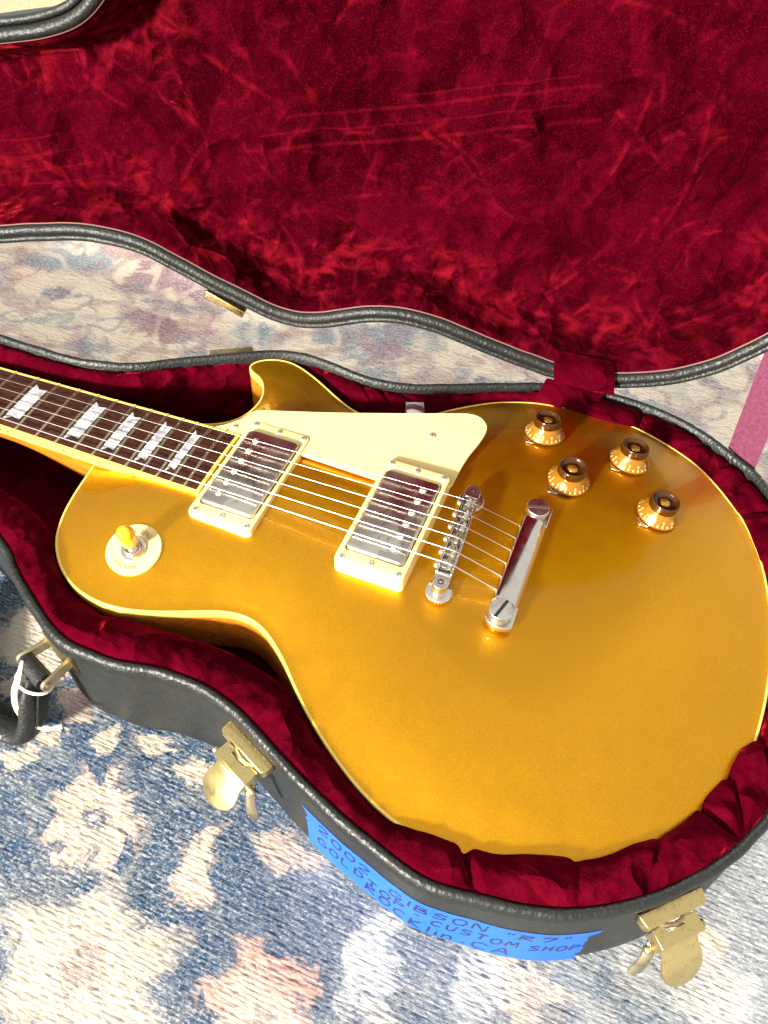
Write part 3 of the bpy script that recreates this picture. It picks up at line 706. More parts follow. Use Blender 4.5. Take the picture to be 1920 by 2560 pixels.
# ---------------------------------------------------------------- latches and handle
def station_of(x, y): return int(np.argmin((RO[:, 0] - x) ** 2 + (RO[:, 1] - y) ** 2))
def wall_frame(x, y, z):
    p, n = wall_pt(station_of(x, y), z); t = Vector((-n.y, n.x, 0))
    R = Matrix((t, n, Vector((0, 0, 1)))).transposed().to_4x4(); return Matrix.Translation(p) @ R
def latch(x, y, swing, side, lever):
    F = wall_frame(x, y, -9)     # local: x along the wall, y outwards, z up
    m = MB(); pts = [(-18.5, 0), (18.5, 0), (18.5, -6), (15, -9), (12, -22), (8, -27), (-8, -27), (-12, -22), (-15, -9), (-18.5, -6)]
    m.add([(a, .3, b) for a, b in pts] + [(a, 2.0, b) for a, b in pts], [tuple(range(10)), tuple(reversed(range(10, 20)))] + [(i, (i + 1) % 10, 10 + (i + 1) % 10, 10 + i) for i in range(10)], F)
    base = m.build('latch', M['brass_dull'], case, bevel=.5)
    m = MB(); m.prism([(-18.5, .5), (18.5, .5), (19, 2), (18, 7.5), (16.5, 8.6), (-16.5, 8.6), (-18, 7.5), (-19, 2)], -6.5, 1.2, F)
    m.build('keeper', M['brass'], base, bevel=.9, seg=3)
    # box with a notch for the hook
    m = MB(); B = F @ TR(side * 2, 0, 0)
    m.prism([(-13, 9.2), (-6, 9.2), (-6, 12.2), (4.5, 12.2), (4.5, 9.2), (13, 9.2), (13, 18.5), (-13, 18.5)], -14, -2.2, B)
    m.build('hasp', M['brass'], base, bevel=.45)
    hook = [(-9, 7.5, -3.4), (-5, 9.6, -2.4), (0, 10.8, -2.2), (4, 10.4, -2.6), (8, 8.6, -3.6)]
    m = MB(); m.tube([tuple(B @ Vector(p)) for p in hook], 1.25, 8); m.build('hook', M['brass_dull'], base)
    # thumb lever: rounded tongue hanging outwards from the box
    out = [(-10.8, 1), (10.8, 1), (10.8, -3), (11.2, -6.5), (12.0, -9.5)] + [(12.4 * math.cos(a), -14.5 - 12.0 * math.sin(a)) for a in np.linspace(0, math.pi, 17)] + [(-12.0, -9.5), (-11.2, -6.5), (-10.8, -3)]
    L = F @ TR(side * 2, 17.4, -10, 0, swing) @ Matrix.Diagonal((1, 1, lever, 1))
    nn = len(out); m = MB()
    dome = lambda a, b: 1.3 * (1 - (a / 13) ** 2) * min(1, -b / 8 + .2)
    m.add([(a, .4, b) for a, b in out] + [(a, 1.7, b) for a, b in out] + [(a * .93, 2.1, -14 + (b + 14) * .93) for a, b in out], [tuple(range(nn))] + [(i, (i + 1) % nn, nn + (i + 1) % nn, nn + i) for i in range(nn)] + [(nn + i, nn + (i + 1) % nn, 2 * nn + (i + 1) % nn, 2 * nn + i) for i in range(nn)] + [tuple(reversed(range(2 * nn, 3 * nn)))], L)
    m.build('thumb_lever', M['brass'], base, angle=40)
    # side arm below the lever
    m = MB(); arm = [(side * 13, 13, -15), (side * 15.5, 16, -19), (side * 18, 18.5, -26), (side * 21, 20, -33), (side * 22.5, 20.5, -38)]
    m.tube([tuple(F @ Vector(p)) for p in cr(arm, False, 4)], [(2.4, 2.0)] * 4 + [(3.2, 1.6)] * 5 + [(3.4, 1.5)] * 4 + [(2.6, 1.3)] * 3 + [(1.2, .8)], 10)
    m.build('side_arm', M['brass_dull'], base)
    for sx, zz_ in ((side * 15.5, -16.5), (-side * 13.5, -14)):
        m = MB(); m.lathe([(0, 0), (2.3, 0), (2.3, 2.4), (1.6, 3.2), (0, 3.3)], 14, F @ TR(sx - side * .6, 15, zz_, 0, 0, 90 * (1 if sx > 0 else -1)))
        m.build('rivet', M['brass_dull'], base)
    return base
latch(-64, -157, 44, 1, .86)
latch(170, -148, 38, -1, 1.0)

# handle
iH = station_of(-196, -152)
vs = []; fs = []
for k in range(-19, 20):
    p, n = wall_pt(iH + k * .62, -9); 
    for off, z in ((.2, -8.5), (2.0, -8.5), (2.2, -12), (2.0, -25), (.2, -25)):
        q, _ = wall_pt(iH + k * .62, z, off); vs.append(tuple(q))
for k in range(38):
    for j in range(4): fs.append((k * 5 + j, k * 5 + j + 1, (k + 1) * 5 + j + 1, (k + 1) * 5 + j))
fs += [(0, 1, 2, 3, 4), tuple(190 + j for j in (4, 3, 2, 1, 0))]
handle = mk('handle_plate', vs, fs, M['brass'], case, angle=40)
def arm_at(x, y, zc, length, name='handle_loop'):
    F = wall_frame(x, y, zc)
    m = MB(); prof = [(0, -4), (length - 4, -4)] + [(length - 4 + 4.2 * math.sin(a), -4.2 * math.cos(a)) for a in np.linspace(0.1, math.pi - .1, 9)] + [(length - 4, 4), (0, 4)]
    n_ = len(prof); m.add([(-1.3, a, b) for a, b in prof] + [(1.3, a, b) for a, b in prof], [tuple(range(n_)), tuple(reversed(range(n_, 2 * n_)))] + [(i, (i + 1) % n_, n_ + (i + 1) % n_, n_ + i) for i in range(n_)], F)
    return m.build(name, M['brass_dull'], handle, bevel=.5), F
_, FA = arm_at(-187.5, -153, -17, 22)
_, FB = arm_at(-207, -147.5, -17, 22)
pa, pb = FA @ Vector((0, 18, 0)), FB @ Vector((0, 18, 0))
m = MB(); m.tube([tuple(pa + (pa - pb).normalized() * 2.2), tuple(pb - (pa - pb).normalized() * 2.2)], 1.8, 12); m.build('pivot_pin', M['brass_dull'], handle)
m = MB(); m.tube([tuple(pa.lerp(pb, .10)), tuple(pa.lerp(pb, .90))], [5.6, 5.6], 20); m.build('leather_sleeve', M['leather'], handle)
pm = pa.lerp(pb, .5)
# the other end of the handle, further along the wall
_, FC = arm_at(-308, -93, -17, 22)
_, FD = arm_at(-327, -89, -17, 22)
pc, pd = FC @ Vector((0, 18, 0)), FD @ Vector((0, 18, 0)); pe = pc.lerp(pd, .5)
m = MB(); m.tube([tuple(pc + (pc - pd).normalized() * 2.2), tuple(pd - (pc - pd).normalized() * 2.2)], 1.8, 12); m.build('pivot_pin', M['brass_dull'], handle)
m = MB(); m.tube([tuple(pc.lerp(pd, .10)), tuple(pc.lerp(pd, .90))], [5.6, 5.6], 20); m.build('leather_sleeve', M['leather'], handle)
iH2 = station_of(-317, -92); vs = []; fs = []
for k in range(-7, 8):
    for off, z in ((.2, -8.5), (2.0, -8.5), (2.2, -12), (2.0, -25), (.2, -25)):
        q_, _n = wall_pt(iH2 + k * .62, z, off); vs.append(tuple(q_))
for k in range(14):
    for j in range(4): fs.append((k * 5 + j, k * 5 + j + 1, (k + 1) * 5 + j + 1, (k + 1) * 5 + j))
fs += [(0, 1, 2, 3, 4), tuple(70 + j for j in (4, 3, 2, 1, 0))]
mk('handle_plate', vs, fs, M['brass'], case, angle=40)
grip = cr([tuple(pm + Vector((0, -.5, -2))), tuple(pm + Vector((-1, -5, -12))), tuple(pm + Vector((-2, -11, -27))), tuple(pm + Vector((-4, -17, -42))), tuple(pm + Vector((-12, -21, -54))), tuple(pm + Vector((-36, -20, -57))), tuple(pm + Vector((-62, -12, -57))), tuple(pe + Vector((14, -20, -54))), tuple(pe + Vector((5, -16, -42))), tuple(pe + Vector((2, -9, -24))), tuple(pe + Vector((0, -1, -3)))], False, 6)
ng = len(grip)
rad = [(7.0 + 4.2 * float(smooth01((min(i, ng - 1 - i) - 1) / 9)), 3.4 + 2.9 * float(smooth01((min(i, ng - 1 - i) - 2) / 9))) for i in range(ng)]
m = MB(); m.tube([tuple(p) for p in grip], rad, 22); grip_o = m.build('grip', M['leather'], handle, angle=80)
# stitching ridge along the grip edge
m = MB(); m.tube([(p[0] + 6.3, p[1] - 3.2, p[2] + 3.0) for p in grip[6:24]], .8, 6); m.build('stitched_edge', M['leather'], handle)

# white cord tied round the handle
cordo = tag(empty('cord_loop', tuple(pm)), 'thin white cord tied round the black handle, its knot hanging down', 'cord')
CR = Vector(CAM_R[0]); CD = Vector((.48, -.22, .86)).normalized()
gk = lambda k, side, off: tuple(Vector(grip[k]) + CR * side + CD * off)
tg = (Vector(grip[6]) - Vector(grip[3])).normalized(); lu = tg.cross(Vector((0, 0, 1))).normalized(); lw = tg.cross(lu)
loop = [Vector(grip[4]) + lu * math.cos(a) * 11.6 + lw * math.sin(a) * 8.8 for a in np.linspace(0, 2 * math.pi, 26)]
m = MB(); m.tube([tuple(p) for p in loop], 1.0, 8); m.build('tied_loop', M['cord'], cordo)
for off in (0, 2.1):
    m = MB(); m.tube([tuple(v) for v in cr([tuple(pb.lerp(pa, .2) + Vector((0, -2, 6))), gk(4, -9 - off, 8.5), gk(8, -10.5 - off, 10.5), gk(13, -9 - off, 11), gk(18, -2 - off * .6, 10.5), gk(21, 9, 9.5)], False, 6)], .9, 8); m.build('hanging_strand', M['cord'], cordo)
kn = Vector(gk(21, 10, 9.5))
m = MB()
for a in range(3): m.lathe([(0.2, -1.5), (1.7, -1.1), (2.1, 0), (1.7, 1.1), (.2, 1.5)], 12, Matrix.Translation(kn + Vector((a * 1.1 - 1, a * .5, a * .3))) @ Matrix.Rotation(1.1, 4, 'Y') @ Matrix.Rotation(.4 * a, 4, 'X'))
m.tube([tuple(kn), tuple(kn + Vector((5, 2.5, 1))), tuple(kn + Vector((9, 5, 1.6)))], [.95, 1.2, 1.5], 8)
m.build('knot', M['cord'], cordo)

# ================================================================== the guitar
guitar = tag(empty('electric_guitar', (0, 0, -48)), 'gold topped electric guitar with cream pickguard resting in the velvet lined case', 'guitar')
OUT = [(-252.5, -24), (-251, -40), (-248.8, -56), (-245, -72), (-238.5, -87.5), (-229, -99.5), (-217.5, -108.5), (-204, -114.8), (-190, -117.2), (-177, -116.8), (-164.5, -114.2), (-149.8, -108.9), (-131.7, -100.8), (-118, -94.5), (-105, -91.2), (-94.5, -91.8), (-84.5, -95.8), (-74.5, -102.5), (-65, -110.3), (-52, -122.3), (-40.3, -132), (-29, -140.3), (-16.3, -148.7), (-3.5, -156), (9.2, -162), (23, -166.8), (37, -169.6), (52, -171), (68, -171.2), (85, -170), (101, -166.5), (122, -158), (138, -149), (152, -137), (165, -123), (174, -111.5), (183, -96), (190, -79), (194.5, -62), (198, -44), (200.5, -22), (201.3, 0), (200.5, 24), (198, 45), (193.5, 66.4), (188.8, 82.6), (182.1, 98.6), (173.3, 114.5), (164.8, 124.8), (152, 138.8), (138, 151), (122, 160.1), (101, 168), (85, 172), (65, 173.5), (47, 172.3), (29, 169.1), (9, 164.4), (-5.2, 158.6), (-19, 151.3), (-32, 141.9), (-44.5, 131.4), (-55, 121.5), (-66, 112.4), (-78, 104.6), (-90, 99.6), (-100, 97.6), (-108.5, 98), (-118, 101), (-129.5, 106.5), (-148, 116.2), (-164.2, 123.2), (-177.2, 126.1), (-188, 124.4), (-196.2, 120.3), (-202.2, 114.8), (-204.3, 108.8), (-202.3, 104.6), (-196.6, 101.6), (-189.9, 98.6), (-184.6, 92.4), (-180.2, 83), (-179.4, 73.8), (-181, 64.2), (-184.4, 56), (-190.8, 48.1), (-199, 42.4), (-210, 37.5), (-225, 33), (-238, 29.5), (-250.5, 27), (-252.5, 22), (-252.8, 0)]
OUT = resample(cr(OUT, True, 8), 2.6)
for _ in range(2): OUT = .5 * OUT + .25 * (np.roll(OUT, 1, 0) + np.roll(OUT, -1, 0))
ON = normals(OUT)
# carved top: smooth height field, zero at the rim
HG = 2.0; gx = np.arange(-262, 212, HG); gy = np.arange(-182, 184, HG)
GX, GY = np.meshgrid(gx, gy, indexing='ij')
INN = OUT - ON * 1.6
mask = inside(INN, GX, GY)
kk = (HG / 30.0) ** 2
U = np.where(mask, 1 - np.exp(-edge_dist(INN, np.c_[GX.ravel(), GY.ravel()]).reshape(GX.shape) / 30.0), 0)
for _ in range(700):
    nb = np.zeros_like(U); nb[1:-1, 1:-1] = U[2:, 1:-1] + U[:-2, 1:-1] + U[1:-1, 2:] + U[1:-1, :-2]
    U = np.where(mask, (nb + kk) / (4 + kk), 0)
UP = np.maximum(U, 0)
HF = 14.0 * UP ** 1.65 / (.90 ** 1.65)
HF = np.minimum(HF, 14.6)
for _ in range(6):
    p = np.pad(HF, 1, mode='edge'); sm = (p[2:, 1:-1] + p[:-2, 1:-1] + p[1:-1, 2:] + p[1:-1, :-2]) / 4
    HF = np.where(mask, .4 * HF + .6 * sm, HF)
def top_z(x, y):
    i = (x - gx[0]) / HG; j = (y - gy[0]) / HG; i0 = int(min(max(i, 0), len(gx) - 2)); j0 = int(min(max(j, 0), len(gy) - 2)); a = i - i0; b = j - j0
    return float(HF[i0, j0] * (1 - a) * (1 - b) + HF[i0 + 1, j0] * a * (1 - b) + HF[i0, j0 + 1] * (1 - a) * b + HF[i0 + 1, j0 + 1] * a * b)
def top_frame(x, y, rz=0, dz=0):
    e = 4.0; n = Vector((-(top_z(x + e, y) - top_z(x - e, y)) / (2 * e), -(top_z(x, y + e) - top_z(x, y - e)) / (2 * e), 1)).normalized()
    X = (Vector((1, 0, 0)) - n * n.x).normalized(); Y = n.cross(X)
    return Matrix.Translation((x, y, top_z(x, y) + dz)) @ Matrix((X, Y, n)).transposed().to_4x4() @ Matrix.Rotation(math.radians(rz), 4, 'Z')
inner = OUT - ON * 1.7
gp = grid_pts(inner, 3.2, 2.2)
P2, T2 = fill(inner, gp)
db = edge_dist(inner, P2)
tv = [(x, y, top_z(x, y) * smooth01(np.array(d / 6.0)) + .05) for (x, y), d in zip(P2, db)]
mk('carved_top', tv, T2, M['gold'], guitar, angle=180)
sweep('body_binding', OUT, ON, [(-1.75, -.3), (-1.72, .06), (-1.2, .22), (-.5, .18), (-.12, -.15), (0, -.6), (0, -6.2), (-.25, -6.5)], M['binding'], guitar, smooth_angle=70)
vs = []; fs = []; nO = len(OUT)
bp_ = [(-.15, -6.3), (-.15, -40), (-.6, -44), (-2.2, -47), (-5, -48)]
for o, z in bp_:
    P = OUT + ON * o; vs += [(x, y, z) for x, y in P]
for k in range(len(bp_) - 1):
    for i in range(nO): fs.append((k * nO + i, k * nO + (i + 1) % nO, (k + 1) * nO + (i + 1) % nO, (k + 1) * nO + i))
fs.append(tuple((len(bp_) - 1) * nO + i for i in range(nO)))
mk('body', vs, fs, M['mahogany'], guitar, angle=60)

# ---------------------------------------------------------------- neck and fingerboard
SCALE = 624.6
def fret_x(n): return -628.0 + SCALE * (1 - 2 ** (-n / 12.0))
def half_w(x): return (43.0 + 14.0 * (x + 628) / (fret_x(22) + 628)) / 2
def board_z(x, y=0): return 15.56 + .069 * (x + 170) + .9 - y * y / 610.0
XE = -167.2
neck_v = []; neck_f = []; xs = list(np.linspace(-640, -340, 16)) + list(np.linspace(-330, -236, 24)); nk = 17
for x in xs:
    hw = half_w(x) - .2; z0 = board_z(x) - 6.4
    dep = 15 + 3.0 * (x + 628) / 300 if x < -330 else 18 + 30 * smooth01(np.array((x + 330) / 88)) ** 1.2
    dep = float(min(dep, z0 + 45)) 
    for k in range(nk):
        a = math.pi * k / (nk - 1); sq = .62 + .0 * a
        cy, sy = math.cos(a), math.sin(a)
        neck_v.append((x, -hw * math.copysign(abs(cy) ** sq, cy), z0 - dep * sy ** .75))
for i in range(len(xs) - 1):
    for k in range(nk - 1): neck_f.append((i * nk + k, i * nk + k + 1, (i + 1) * nk + k + 1, (i + 1) * nk + k))
    neck_f.append((i * nk + nk - 1, i * nk, (i + 1) * nk, (i + 1) * nk + nk - 1))
neck_f.append(tuple(range(nk)))
mk('neck', neck_v, neck_f, M['mahogany'], guitar, angle=80)
m = MB(); m.prism([(-636, -21), (-650, -30), (-690, -40), (-698, -36)][:2] + [(-690, -38), (-800, -34), (-815, -10), (-806, 0), (-815, 10), (-800, 34), (-690, 38), (-650, 30), (-636, 21)], lambda x, y: board_z(-630) - 6 + .30 * (x + 636) - 14, lambda x, y: board_z(-630) - 6 + .30 * (x + 636) )
m.build('headstock', M['mahogany'], guitar, bevel=1)
def board_strip(x0, x1, y0f, y1f, zt, zb, mat, name, parent, nx=24, ny=8):
    vs = []; fs = []; xs = np.linspace(x0, x1, nx)
    for x in xs:
        a, b = y0f(x), y1f(x)
        for k in range(ny + 1):
            y = a + (b - a) * k / ny; vs.append((x, y, board_z(x, y) + zt))
        vs.append((x, b, board_z(x, b) + zb)); vs.append((x, a, board_z(x, a) + zb))
    w = ny + 3
    for i in range(nx - 1):
        for k in range(w): fs.append((i * w + k, i * w + (k + 1) % w, (i + 1) * w + (k + 1) % w, (i + 1) * w + k))
    fs.append(tuple(range(w))); fs.append(tuple((nx - 1) * w + k for k in range(w)))
    return mk(name, vs, fs, mat, parent, angle=30)
board = board_strip(-628, XE - 2.2, lambda x: -half_w(x) + 1.9, lambda x: half_w(x) - 1.9, 0, -6, M['rosewood'], 'fingerboard', guitar)
for sgn in (-1, 1):
    a = (lambda x: -half_w(x)) if sgn < 0 else (lambda x: half_w(x) - 1.88)
    b = (lambda x: -half_w(x) + 1.88) if sgn < 0 else (lambda x: half_w(x))
    board_strip(-628, XE, a, b, .08, -7.0, M['binding'], 'edge_binding', board, 24, 2)
m = MB(); 
for y in np.linspace(-26.5, 26.5, 1): pass
board_strip(XE - 2.18, XE, lambda x: -half_w(x) + 1.9, lambda x: half_w(x) - 1.9, .08, -6.5, M['binding'], 'end_binding', board, 2, 8)
for n in range(1, 23):
    x = fret_x(n); hw = half_w(x) - 2.0; vs = []; fs = []; ny = 12; pr = [(-1.15, 0), (-.95, .55), (-.4, .95), (.4, .95), (.95, .55), (1.15, 0)]
    for k in range(ny + 1):
        y = -hw + 2 * hw * k / ny
        for dx, dz in pr: vs.append((x + dx, y, board_z(x, y) + dz - .03))
    for k in range(ny):
        for j in range(5): fs.append((k * 6 + j, k * 6 + j + 1, (k + 1) * 6 + j + 1, (k + 1) * 6 + j))
    fs += [tuple(range(6)), tuple(ny * 6 + j for j in range(5, -1, -1))]
    mk('fret', vs, fs, M['fret'], board, angle=60)
    # nibs of binding at the fret ends
    for sgn in (-1, 1):
        m = MB(); yy = sgn * (half_w(x) - .95); m.box(-.95, .95, -1.0, 1.0, -.1, .72, TR(x, yy, board_z(x, yy)))
        m.build('binding_nib', M['binding'], board, bevel=.3)
for n in (3, 5, 7, 9, 12, 15, 17, 19, 21):
    xa = fret_x(n - 1) + 3.4; xb = fret_x(n) - 3.2
    if n >= 15: xa = fret_x(n - 1) + 2.6; xb = fret_x(n) - 2.4
    hl = half_w((xa + xb) / 2) * .74; hs = hl * .80
    pts = [(xa, -hl), ((xa * .55 + xb * .45), -hs * 1.00 + .4), (xb, -hs * 1.04), (xb, hs * 1.04), ((xa * .55 + xb * .45), hs * 1.00 - .4), (xa, hl)]
    lo = [(p[0], p[1]) for p in pts]; nn = len(lo); vs = []; fs = []
    cols = 10
    # strip across the board so that the inlay follows its radius
    def edge(t):     # t -1..1 position across, returns x range
        return None
    rows_ = []
    for k in range(cols + 1):
        t = -1 + 2 * k / cols
        rows_.append(((xa, t * hl), (xa * .55 + xb * .45, t * (hs - .4)), (xb, t * hs * 1.04)))
    for r in rows_:
        for (x, y) in r: vs.append((x, y, board_z(x, y) + .10))
    for k in range(cols):
        for j in range(2): fs.append((k * 3 + j, k * 3 + j + 1, (k + 1) * 3 + j + 1, (k + 1) * 3 + j))
    mk('inlay', vs, fs, M['pearl'], board)
for n in (12, 15, 17, 19, 21, 9, 7, 5, 3):
    for dx in ((-3, 3) if n == 12 else (0,)):
        x = (fret_x(n) + fret_x(n - 1)) / 2 + dx; y = -half_w(x)
        m = MB(); m.lathe([(0, 0), (.95, 0), (.95, .12), (0, .14)], 12, TR(x, y - .02, board_z(x, y) - 3.0) @ Matrix.Rotation(math.pi / 2, 4, 'X'))
        m.build('side_dot', M['dot'], board)

# ---------------------------------------------------------------- screws
def screw_mesh(r, dome, cross, dark=True):
    pass
def add_screw(F, r, dome, parent, slot_rot=0, cross=False, mat='screw', name='screw'):
    m = MB(); m.lathe([(r, -.8), (r, 0), (r * .93, dome * .45), (r * .7, dome * .8), (r * .38, dome * .97), (0, dome)], 20, F)
    o = m.build(name, M[mat], parent, angle=50)
    m = MB(); G = F @ Matrix.Rotation(math.radians(slot_rot), 4, 'Z')
    if cross:
        q = r * .42; m.box(-q, q, -r * .10, r * .10, dome * .72, dome + .04, G); m.box(-r * .10, r * .10, -q, q, dome * .72, dome + .05, G)
    else: m.box(-r * .92, r * .92, -r * .10, r * .10, dome * .30, dome + .04, G)
    m.build('slot', M['dark'], o) if False else mk('slot', m.v, m.f, M['slot'], parent, smooth=False)
    return o

# ---------------------------------------------------------------- pickups
def pickup(xc, ztop, tilt, pole_side, rot, cz):
    hx, hy = 22.6, 45.4
    RF = TR(xc, 0, ztop, 0, 0, -math.degrees(math.atan(tilt)))
    # cover: rounded metal shell
    ox = rrect(18.9, 34.6, 3.0, 6); m = MB(); lv = [(-8, 1.0), (-.9, 1.0), (-.35, .985), (0, .95)]
    vs = []; fs = []; nn = len(ox)
    CF = TR(xc, 0, cz, 0, 0, -math.degrees(math.atan(tilt)))
    prof = [(0, -9), (0, -1.5), (.25, -.7), (.8, -.18), (1.6, 0)]
    ring_pts = []
    for ins, z in prof:
        sx, sy = (18.9 - ins) / 18.9, (34.6 - ins) / 34.6
        vs += [(x * sx, y * sy, z) for x, y in ox]
    for k in range(len(prof) - 1):
        for i in range(nn): fs.append((k * nn + i, k * nn + (i + 1) % nn, (k + 1) * nn + (i + 1) % nn, (k + 1) * nn + i))
    fs.append(tuple((len(prof) - 1) * nn + i for i in range(nn)))
    m.add(vs, fs, CF); cover = m.build('pickup', M['cover'], guitar, angle=40)
    # mounting ring with an opening
    outp = rrect(hx, hy, 4.2, 6); inp = rrect(19.6, 35.3, 3.2, 6); vs = []; fs = []
    spec = [(outp, 1.012, -14), (outp, 1.0, -1.2), (outp, .992, -.35), (outp, .976, 0), (inp, 1.012, 0), (inp, 1.0, -.25), (inp, 1.0, -6)]
    for pl_, sc, z in spec: vs += [(x * sc, y * sc, z) for x, y in pl_]
    for k in range(len(spec) - 1):
        for i in range(nn): fs.append((k * nn + i, k * nn + (i + 1) % nn, (k + 1) * nn + (i + 1) % nn, (k + 1) * nn + i))
    m = MB(); m.add(vs, fs, RF); ring = m.build('mounting_ring', M['cream'], cover, angle=40)
    m = MB(); m.add([(x, y, -5.5) for x, y in inp], [tuple(range(len(inp)))], RF); m.build('ring_well', M['dark'], cover)
    for i, (sx, sy) in enumerate(((-1, -1), (1, -1), (1, 1), (-1, 1))):
        add_screw(RF @ TR(sx * 18.3, sy * 41.4, .05), 2.35, .7, cover, rot + i * 31, True)
    for i, sy in enumerate((-1, 1)): add_screw(RF @ TR(0, sy * 40.2, .1), 2.15, 1.2, cover, 70 + i * 15 + rot, False)
    for k in range(6): add_screw(CF @ TR(pole_side * 9.6, -25.2 + k * 10.08, .0), 2.35, .95, cover, (25 * k * 7 + rot * 3) % 60 - 20, False, name='pole_screw')
    return cover
pickup(-143.6, 16.6, .05, -1, 15, 19.2)
pickup(-41.8, 24.3, .06, 1, 40, 26.3)

# ---------------------------------------------------------------- pickguard
PG = [(-189.4, 28.9), (-181.5, 35.0), (-174.9, 42.4), (-171.8, 49.2), (-169.4, 53.4), (-165.2, 56.2), (-143.3, 64.4), (-110.0, 77.3), (-65.0, 96.0), (-36, 108.6), (-27.2, 111.6), (-20.1, 111.3), (-14.4, 107.2), (-12.0, 102.6), (-11.5, 95.7), (-12.8, 85.5), (-15.2, 73.4), (-16.6, 61.1), (-17.4, 43.0), (-19, 38), (-65.1, 27.9), (-119.1, 28.6), (-150, 29.5)]
pg_z = lambda x, y: 14.5 + .033 * (x + 190) - 1.2 * math.exp(-((x + 190) / 14) ** 2)
top_ = PG[5:19]
sm_ = [tuple(p) for p in cr(PG[:19], False, 5)] + PG[19:]
m = MB(); m.prism(sm_, lambda x, y: pg_z(x, y) - 1.9, lambda x, y: pg_z(x, y)); guard = m.build('pickguard', M['cream'], guitar, bevel=.4, angle=40)
add_screw(TR(-174.6, 34.5, pg_z(-174.6, 34) + .05), 2.2, .7, guard, 30, True)
add_screw(TR(-45.0, 80.3, pg_z(-45, 80) + .05), 2.9, .8, guard, 20, True)
m = MB(); BF = TR(-66, 103.5, 0, 24)
m.add([(-6.5, -8, 16.4), (6.5, -8, 16.4), (6.5, 6.5, 16.0), (-6.5, 6.5, 16.0), (6.5, 7.5, 15), (-6.5, 7.5, 15), (6.5, 7.5, 4), (-6.5, 7.5, 4), (6.5, 4, 2.6), (-6.5, 4, 2.6)] , [(0, 1, 2, 3), (3, 2, 4, 5), (5, 4, 6, 7), (7, 6, 8, 9)], BF)
br = m.build('pickguard_bracket', M['nickel'], guard, angle=30)
sd = br.modifiers.new('thick', 'SOLIDIFY'); sd.thickness = 1.1 * MM

